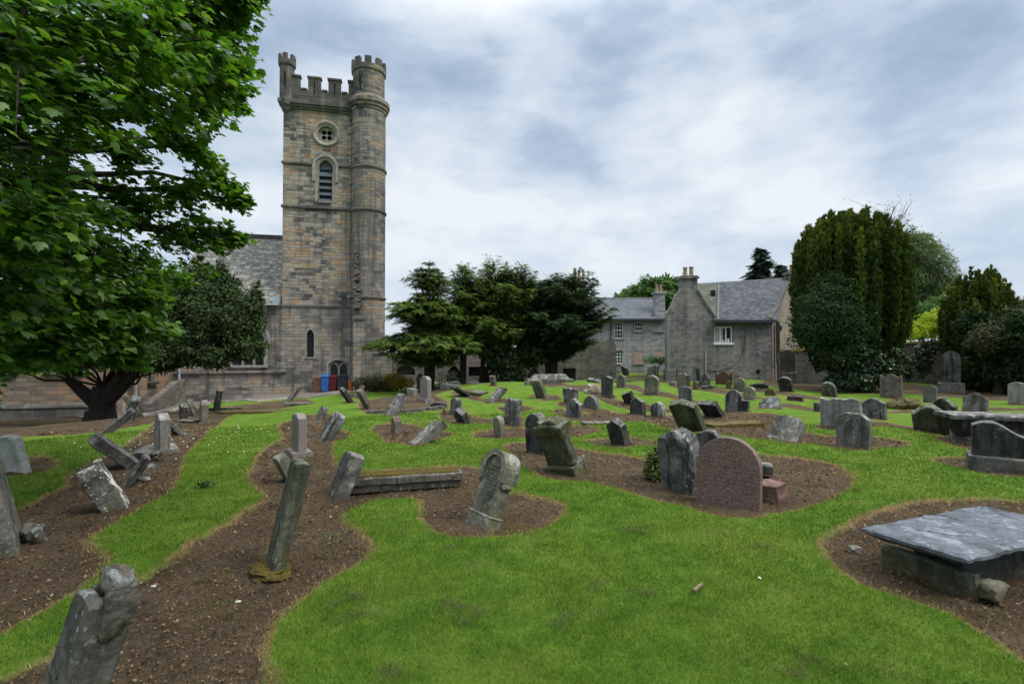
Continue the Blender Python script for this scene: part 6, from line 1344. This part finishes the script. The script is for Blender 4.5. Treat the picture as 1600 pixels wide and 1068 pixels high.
def build_trees():
    sycamore()
    def gp(px, py, d):
        p = P(px, py, d); return (p[0], d, gz(p[0], d))
    # evergreen oak whose trunk forks low beside the church door
    b = gp(157, 645, 21.0); B = np.array(b); bl = lambda px, py, d, r: (tuple(P(px, py, d)), r)
    blobs = [bl(330, 490, 20.5, (1.5, 1.4, 1.35)), bl(375, 500, 20.5, (.95, 1.1, 1.1)), bl(355, 455, 20.5, (.5, .5, .8)), bl(400, 470, 20.6, (.28, .3, .75)), bl(385, 540, 20.3, (.7, .8, .55)), bl(300, 540, 20.2, (1.2, 1.2, .75)), bl(260, 480, 20.6, (1.4, 1.5, 1.5)), bl(245, 555, 19.6, (1.0, 1.1, .6)),
             bl(180, 500, 21, (1.6, 1.6, 1.5)), bl(90, 510, 20.5, (1.6, 1.6, 1.4)), bl(10, 510, 20, (1.5, 1.6, 1.3)), bl(-60, 520, 20, (1.5, 1.5, 1.3)), bl(30, 555, 19.5, (1.0, 1.0, .5)), bl(110, 560, 20, (1.1, 1.1, .5)), bl(180, 550, 20, (1.0, 1.0, .55)), bl(310, 440, 20.8, (.8, .8, .7)), bl(330, 555, 19.8, (.8, .8, .5)), bl(-20, 570, 19.2, (.8, .8, .4)), bl(345, 425, 20.7, (.22, .22, .5))]
    T = blob_tree('evergreen_oak', 'dark evergreen oak with low forked trunk standing before the church door', b, 'holm_leaf', t_leaf(.5), blobs, .150, 4200, 21, trunk_r=.50, fork=(.1, 0, 1.5), up=.25, limb=.05)
    bt = MB(); 
    for tgt, r in ((P(75, 568, 20.4), .10), (P(192, 585, 20.6), .30), (P(250, 545, 20.4), .10)): bt.tube(wander(np.random.RandomState(int(r * 100)), B + (0, 0, .7), tgt, 5, .06), .33, r * .7, 8)
    bt.lathe([(.75, 0), (.60, .22), (.50, .6)], 0, 0, 12, cap=False); bt.v = bt.v[:-12 * 8] + [p + Vector(B) - Vector((0, 0, .1)) for p in bt.v[-12 * 8:]]
    w = bt.build('limb', M['dark_bark'], None, weld=False, smooth=60); w.parent = T; w.location = -T.location
    # four yews and cedars in the middle
    tm = t_spray(7, .042, .24, .70, .44)
    def cedar(t, a):
        s = 1.0 + .34 * max(0, -math.cos(a)); return s * (3.1 * (1 - t) ** .85 + .15) * (.78 + .34 * math.sin(t * 23))
    tier_tree('cedar_tree', 'layered yellow-green cedar, leftmost of the four dark trees beside the tower', gp(671, 600, 28.5), 7.25, cedar, 'cedar_needle', 31, 17, 10, .46, .16, .26, ((0, 0), (.5, .1), (-.42, -.2), (.15, .3)), .20, 2.3, tm, trunk_r=.15)
    pr = lambda R0, e=.7, w=0.0: (lambda t, a: (R0 * (1 - t) ** e + .12) * (.82 + .26 * math.sin(t * 19 + a * 2)) * (1 + w * math.cos(a)))
    tier_tree('cedar_tree', 'narrow dark cedar with two thin trunks, second from the tower', gp(722, 600, 30.5), 7.0, pr(2.2, .62), 'cedar_needle', 32, 19, 9, .44, .25, .22, ((0, 0), (.3, .3)), .24, 2.4, tm, trunk_r=.17, updir=.25, uptop=1.0)
    tier_tree('yew_tree', 'tall feathery yew with spiky crown, third of the four dark trees', gp(752, 598, 31.0), 7.0, pr(2.4, .6, .15), 'cedar_needle', 33, 20, 10, .46, .35, .18, ((0, 0), (1.0, .2), (1.9, .3)), .22, 2.4, tm, trunk_r=.17, updir=.3, uptop=1.3, lean=(.5, 0))
    def yew(t, a): return (3.3 * max(.05, (1 - t)) ** .5 * (.45 + .75 * min(1, t * 3.2 + .12))) * (.85 + .2 * math.sin(t * 21 + a * 3)) * (1 + .12 * math.cos(a))
    tier_tree('yew_tree', 'broad very dark yew with drooping outer boughs, rightmost of the four dark trees', gp(862, 588, 32.5), 5.75, yew, 'yew_needle', 34, 20, 15, .48, .35, .30, ((0, 0), (.5, .2), (-.6, .2)), .20, 2.5, tm, trunk_r=.24, updir=.3, uptop=.9)
    blob_tree('yew_bush', 'dark bushy undergrowth hanging beneath the two middle trees', gp(795, 596, 30.6), 'yew_needle', t_spray(4, .16, .2), [(tuple(P(788, 570, 30.6)), (.9, .7, 1.0)), (tuple(P(800, 588, 30.4)), (.85, .6, .6)), (tuple(P(770, 545, 30.6)), (.8, .7, .8)), (tuple(P(830, 552, 31.5)), (1.0, .7, .8))], .30, 1100, 36, cat='bush')
    # plants by the tower
    blob_tree('hedge', 'low dull green hedge in shade beside the tower buttress', gp(580, 608, 30.5), 'hedge_leaf', t_leaf(.5), [(tuple(P(570, 600, 31)), (.8, .7, .55)), (tuple(P(592, 600, 30.7)), (.8, .7, .6)), (tuple(P(612, 602, 30.5)), (.7, .6, .5))], .10, 5200, 41, cat='hedge', trunk_r=.06, fork=(0, 0, .2))
    blob_tree('golden_shrub', 'golden yellow shrub growing right of the dull green hedge', gp(626, 606, 30.6), 'gold_leaf', t_leaf(.5), [(tuple(P(621, 594, 29.6)), (.5, .45, .45)), (tuple(P(636, 599, 29.6)), (.45, .4, .36)), (tuple(P(610, 590, 29.8)), (.38, .3, .28))], .09, 5200, 42, cat='shrub', trunk_r=.05, fork=(0, 0, .2))
    for i, (px, py, s, l) in enumerate(((705, 592, .5, 'small green bush at the foot of the ruined wall between the trunks'), (690, 597, .35, 'low green weeds right of the multi-stemmed cedar'), (765, 594, .4, 'green weeds growing under the arched recess'))):
        blob_tree('bush', l, gp(px, 600, 34.5), 'ivy_leaf', t_leaf(.5), [(tuple(P(px, py, 34.5)), (s, s * .8, s))], .12, 1500, 45 + i, cat='bush', trunk_r=.04, fork=(0, 0, .1))
    blob_tree('climbing_plant', 'green climbing plant on a dark frame between the two houses', gp(1027, 585, 37.5), 'green_leaf', t_leaf(.5), [(tuple(P(1018, 562, 37.5)), (.75, .5, .3)), (tuple(P(1036, 563, 37.5)), (.7, .5, .28)), (tuple(P(1045, 545, 37.3)), (.12, .1, 1.0))], .12, 1800, 48, cat='plant', trunk_r=.06, fork=(0, 0, .8))
    # right side: Irish yews
    sh = lambda r: 1.0 - .17 * r ** 3.6
    plume_tree('irish_yew', 'huge upright Irish yew with ribbed golden-green plumes on the right', gp(1330, 600, 27.5), (9.6, 2.75, 2.5, sh), 165, 'irish_yew_needle', 51, .44, .25, step=.062, zmin=.16)
    blob_tree('bay_bush', 'bluish-green leafy bush growing out of the left side of the Irish yew', gp(1292, 600, 25.8), 'bay_leaf', t_leaf(.36), [(tuple(P(1290, 490, 25.6)), (1.5, 1.1, 1.5)), (tuple(P(1325, 510, 25.3)), (1.1, .9, 1.1)), (tuple(P(1268, 520, 25.8)), (1.0, .9, 1.0)), (tuple(P(1310, 455, 25.8)), (.9, .8, .9))], .16, 2600, 52, cat='bush', trunk=False)
    blob_tree('ivy', 'dark ivy mass smothering the wall beneath the Irish yew', gp(1330, 605, 29), 'ivy_leaf', t_leaf(.8), [(tuple(P(1312, 556, 27.0)), (1.2, .7, 1.1)), (tuple(P(1345, 572, 26.2)), (1.5, .7, 1.0)), (tuple(P(1378, 562, 26.8)), (1.0, .7, 1.2)), (tuple(P(1340, 592, 26.0)), (1.7, .5, .5)), (tuple(P(1330, 545, 25.6)), (1.3, .6, .9)), (tuple(P(1283, 560, 30.6)), (.6, .5, .7))], .16, 3600, 53, cat='ivy')
    blob_tree('ivy', 'bright ivy curtain on the boundary wall left of the tall monument', gp(1440, 600, 30.7), 'ivy_leaf', t_leaf(.9), [(tuple(P(1442, 560, 31)), (.55, .22, 1.1)), (tuple(P(1418, 575, 31)), (.3, .22, .7)), (tuple(P(1452, 545, 31)), (.45, .22, .5))], .13, 4200, 54, cat='ivy', trunk=False)
    sh2 = lambda r: math.sqrt(max(.05, 1 - .62 * r * r))
    plume_tree('irish_yew', 'smaller dark rounded yew rising behind the far right hedge', gp(1533, 605, 30.6), (7.35, 2.2, 1.8, sh2), 90, 'irish_yew_needle', 55, .46, .24, step=.075, zmin=.12)
    blob_tree('yew_hedge', 'very dark overgrown yew hedge filling the far right edge', gp(1560, 612, 25.5), 'yew_needle', t_tuft(5, .3), [(tuple(P(1548, 560, 27.2)), (1.2, .8, 1.6)), (tuple(P(1585, 560, 25.6)), (1.2, .9, 1.8)), (tuple(P(1625, 550, 24.5)), (1.4, 1.0, 2.0)), (tuple(P(1690, 545, 24)), (1.6, 1.0, 2.2)), (tuple(P(1525, 520, 28.5)), (1.0, .8, 1.2)), (tuple(P(1525, 580, 28.6)), (1.0, .6, 1.3)), (tuple(P(1560, 590, 27)), (1.2, .7, .9)), (tuple(P(1600, 595, 25.6)), (1.2, .7, .8))], .24, 2600, 56, cat='hedge')
    blob_tree('flowering_bush', 'dull bronze-green bush with pale blossom above the dark hedge', gp(1600, 600, 25.5), 'hedge_leaf', t_leaf(.5), [(tuple(P(1592, 510, 25.5)), (.9, .8, 1.0)), (tuple(P(1620, 490, 25.5)), (1.0, .8, 1.0)), (tuple(P(1545, 530, 25.4)), (.8, .6, .8))], .14, 2600, 57, cat='bush')
    blob_tree('shrub', 'lime-yellow shrub glowing above the boundary wall beside the Irish yew', gp(1440, 600, 36), 'lime_leaf', t_leaf(.5), [(tuple(P(1432, 516, 36)), (1.2, .8, .65)), (tuple(P(1462, 506, 36)), (1.2, .8, 1.0)), (tuple(P(1415, 520, 35)), (.8, .6, .45)), (tuple(P(1485, 512, 35)), (.8, .6, .8))], .17, 2600, 58, cat='shrub')
    blob_tree('shrub', 'mid-green shrub behind the lime-yellow one over the wall', gp(1455, 600, 39), 'green_leaf', t_leaf(.5), [(tuple(P(1445, 492, 39)), (1.7, 1, 1.1)), (tuple(P(1475, 482, 39)), (1.2, 1, 1.1))], .2, 1800, 59, cat='shrub')
    blob_tree('willow_tree', 'hazy grey-green willow far behind the Irish yew', gp(1440, 595, 55), 'willow_leaf', t_leaf(.22), [(tuple(P(1440, 430, 55)), (2.9, 2.5, 4.0)), (tuple(P(1415, 400, 55)), (2.0, 2, 3.0)), (tuple(P(1462, 460, 55)), (1.7, 1.7, 2.6)), (tuple(P(1430, 480, 55)), (2.5, 2, 2.5))], .42, 1300, 60, trunk_r=.3, fork=(0, 0, 4), droop=.9)
    pin = lambda R0: (lambda t, a: (R0 * (1 - t) ** .8 + .1) * (.75 + .4 * math.sin(t * 31 + a)))
    ts = t_spray(4, .13, .3, .7, .5)
    tier_tree('pine_tree', 'dark conifer showing behind the willow on the right', gp(1440, 595, 66), 17.6, pin(5.0), 'spruce_needle', 61, 17, 8, 1.6, .1, .2, ((0, 0),), .35, .55, ts, trunk_r=.25)
    tier_tree('spruce_tree', 'tall dark spruce behind the cottage roof', gp(1190, 590, 62), 14.7, pin(4.0), 'spruce_needle', 62, 20, 9, 1.4, .05, .3, ((0, 0),), .35, .6, ts, trunk_r=.22)
    tier_tree('spruce_tree', 'second dark spruce, lower and just right behind the cottage roof', gp(1222, 590, 64), 13.0, pin(4.0), 'spruce_needle', 63, 18, 9, 1.4, .05, .3, ((0, 0),), .35, .6, ts, trunk_r=.22)
    tier_tree('spruce_tree', 'tiny spruce tip above the cottage ridge beside the chimney', gp(1130, 590, 75), 12.4, pin(3.4), 'spruce_needle', 64, 16, 8, 1.2, .05, .3, ((0, 0),), .4, .6, ts, trunk_r=.2)
    blob_tree('broadleaf_tree', 'round green deciduous tree rising behind the terraced house roof', gp(1020, 590, 72), 'green_leaf', t_leaf(.6), [(tuple(P(1022, 462, 72)), (3.6, 3, 2.4)), (tuple(P(985, 470, 72)), (2.2, 2, 1.4)), (tuple(P(1055, 465, 72)), (2.2, 2, 2.6)), (tuple(P(1035, 450, 72)), (1.6, 2, 1.4))], .5, 900, 65, trunk_r=.3, fork=(0, 0, 5))
    # bare tree behind the Irish yew
    T = empty('bare_tree', gp(1385, 595, 48)); tag(T, 'bare twiggy tree showing above the right shoulder of the Irish yew', 'tree'); o = np.array(T.location); rs = np.random.RandomState(71); bb = MB(); top = P(1385, 345, 48); bb.tube(wander(rs, o, top, 6, .05), .22, .04, 6)
    tips = []
    for k in range(34):
        s = o + (top - o) * (.55 + .43 * rs.rand()); e = s + np.array((rs.randn() * 1.3 + .35, rs.randn(), 1.1 + 1.3 * rs.rand())); bb.tube(wander(rs, s, e, 4, .12), .05, .02, 4)
        for q in range(6):
            s2 = s + (e - s) * (.3 + .7 * rs.rand()); e2 = s2 + np.array((rs.randn() * .6, rs.randn() * .6, .3 + .6 * rs.rand())); bb.tube([s2, (s2 + e2) / 2 + rs.randn(3) * .06, e2], .022, .010, 3); tips.append(e2)
    w = bb.build('trunk', M['pale_twig'], None, weld=False); w.parent = T; w.location = -T.location
    tips = np.array(tips); tips = np.repeat(tips, 3, 0) + rs.randn(len(tips) * 3, 3) * .16; n = len(tips); leaves('crown', tips - o, rvec(rs, n), rvec(rs, n), .16 * np.ones(n), t_leaf(.5), M['hedge_leaf'], T)
    rs = np.random.RandomState(77); V = []; spots = [(548, 940, .16, .07), (560, 965, .13, .05), (985, 828, .20, .04), (1003, 832, .12, .04), (700, 945, .06, .05), (718, 955, .10, .05), (1250, 1045, .16, .05), (1010, 925, .10, .05), (930, 915, .06, .05), (612, 1055, .09, .06), (1190, 855, .09, .04), (1540, 960, .09, .05), (735, 968, .09, .05), (700, 858, .07, .04), (1580, 735, .14, .06), (880, 972, .06, .04)]
    for px, py, a_, b_ in spots:
        g = at(px, py); n = int(420 * math.sqrt(a_ * b_) / .1); qx = rs.randn(n); x = g[0] + qx * a_ * .75 + .03 * rs.randn(n); y = g[1] + rs.randn(n) * b_ * .7 + .06 * np.sin(qx * 2.3 + px) + .04 * qx; th = rs.rand(n) * 6.28; l = .010 + .016 * rs.rand(n); z = G(x, y) + .018 + .018 * rs.rand(n)
        c = np.column_stack([x, y, z]); u = np.column_stack([np.cos(th) * l, np.sin(th) * l, (rs.rand(n) - .5) * .02]); w_ = np.column_stack([-np.sin(th), np.cos(th), 0 * th]) * .0022; V.append(np.stack([c - w_, c + w_, c + u], 1).reshape(-1, 3))
    V = np.vstack(V); n = len(V) // 3; tag(link('moss_debris', np_mesh('moss_debris', V, np.arange(3 * n).reshape(-1, 3), {'rnd': np.repeat(rs.rand(n), 3)}), M['debris']), 'dark raked moss and clippings lying in patches on the front lawn', 'debris', kind='stuff')
    # conifer sapling by the ragged stone, weeds
    g = at(1024, 745); tier_tree('conifer_sapling', 'small dark conifer sapling pressed against the big ragged gravestone', (g[0], g[1], g[2]), .50, lambda t, a: .19 * (1 - t) ** .6 + .03, 'cedar_needle', 72, 9, 6, .14, .1, .3, ((0, 0),), .05, 3.0, t_spray(6, .14, .25), trunk_r=.012, cat='sapling')
    for i, (px, py, s, l) in enumerate(((520, 850, .12, 'bright green weed in the bed right of the tall thin slab'), (505, 868, .08, 'low weed below the bright green weed in the left bed'), (310, 905, .06, 'small seedling in the left bed of soil'), (558, 705, .07, 'small weed in the bed behind the thick lichened gravestone'), (482, 716, .10, 'leafy weed at the right of the granite plinth'), (478, 738, .08, 'weed in the bed behind the tall thin slab'), (702, 806, .06, 'tiny weed left of the arched gravestone'), (1098, 640, .30, 'leafy green sprouts growing between the two dark leaning slabs'))):
        g = at(px, py); blob_tree('weed', l, (g[0], g[1], g[2] - .02), 'green_leaf', t_leaf(.4), [((g[0], g[1], g[2] + s * .45), (s * .55, s * .55, s * .6))], s * .40 if s < .2 else .09, 42 / (s * s) if s < .2 else 1800, 80 + i, cat='weed', trunk_r=.004, fork=(0, 0, s * .3), up=.9)
    for i, (px, py, s) in enumerate(((318, 762, .10),)):
        g = at(px, py); blob_tree('weed', 'grey-green broad-leaved weed on the left strip of lawn', (g[0], g[1], g[2]), 'bay_leaf', t_leaf(.5), [((g[0], g[1], g[2] + .03), (s * 1.6, s * 1.2, .04))], .09, 42 / (s * s), 95, cat='weed', trunk_r=.004, fork=(0, 0, .02))
# ---------------------------------------------------------------- build
extra_mats()
build_church()
build_houses()
build_stones()
wheelie(498.5, 618, 'bin_brown', 'brown wheelie bin, leftmost of the row below the church tower', R(8), dep=33.2)
wheelie(508, 617, 'bin_blue', 'bright blue wheelie bin between the brown and the maroon one', R(14), dep=33.15, w=.42, h=1.12)
wheelie(518.5, 615, 'bin_maroon', 'maroon wheelie bin in the middle of the row below the tower', R(18), w=.62, dep=33.6)
wheelie(537, 613, 'bin_slate', 'dark slate-green wheelie bin in front of the twin-light window', R(10), dep=33.9, w=.58)
p = P(548, 610, 33.4); tb = MB().lathe([(.12, 0), (.17, .55), (.19, .56), (.19, .60), (.15, .60), (.13, .5)], 0, 0, 16); tag(tb.build('tub', M['tub_orange'], None, (p[0], p[1], gz(p[0], p[1]) + .02), weld=False, smooth=40), 'small orange plastic tub at the foot of the buttress', 'tub')
build_path()
build_ground()
build_grass()
build_litter()
build_trees()
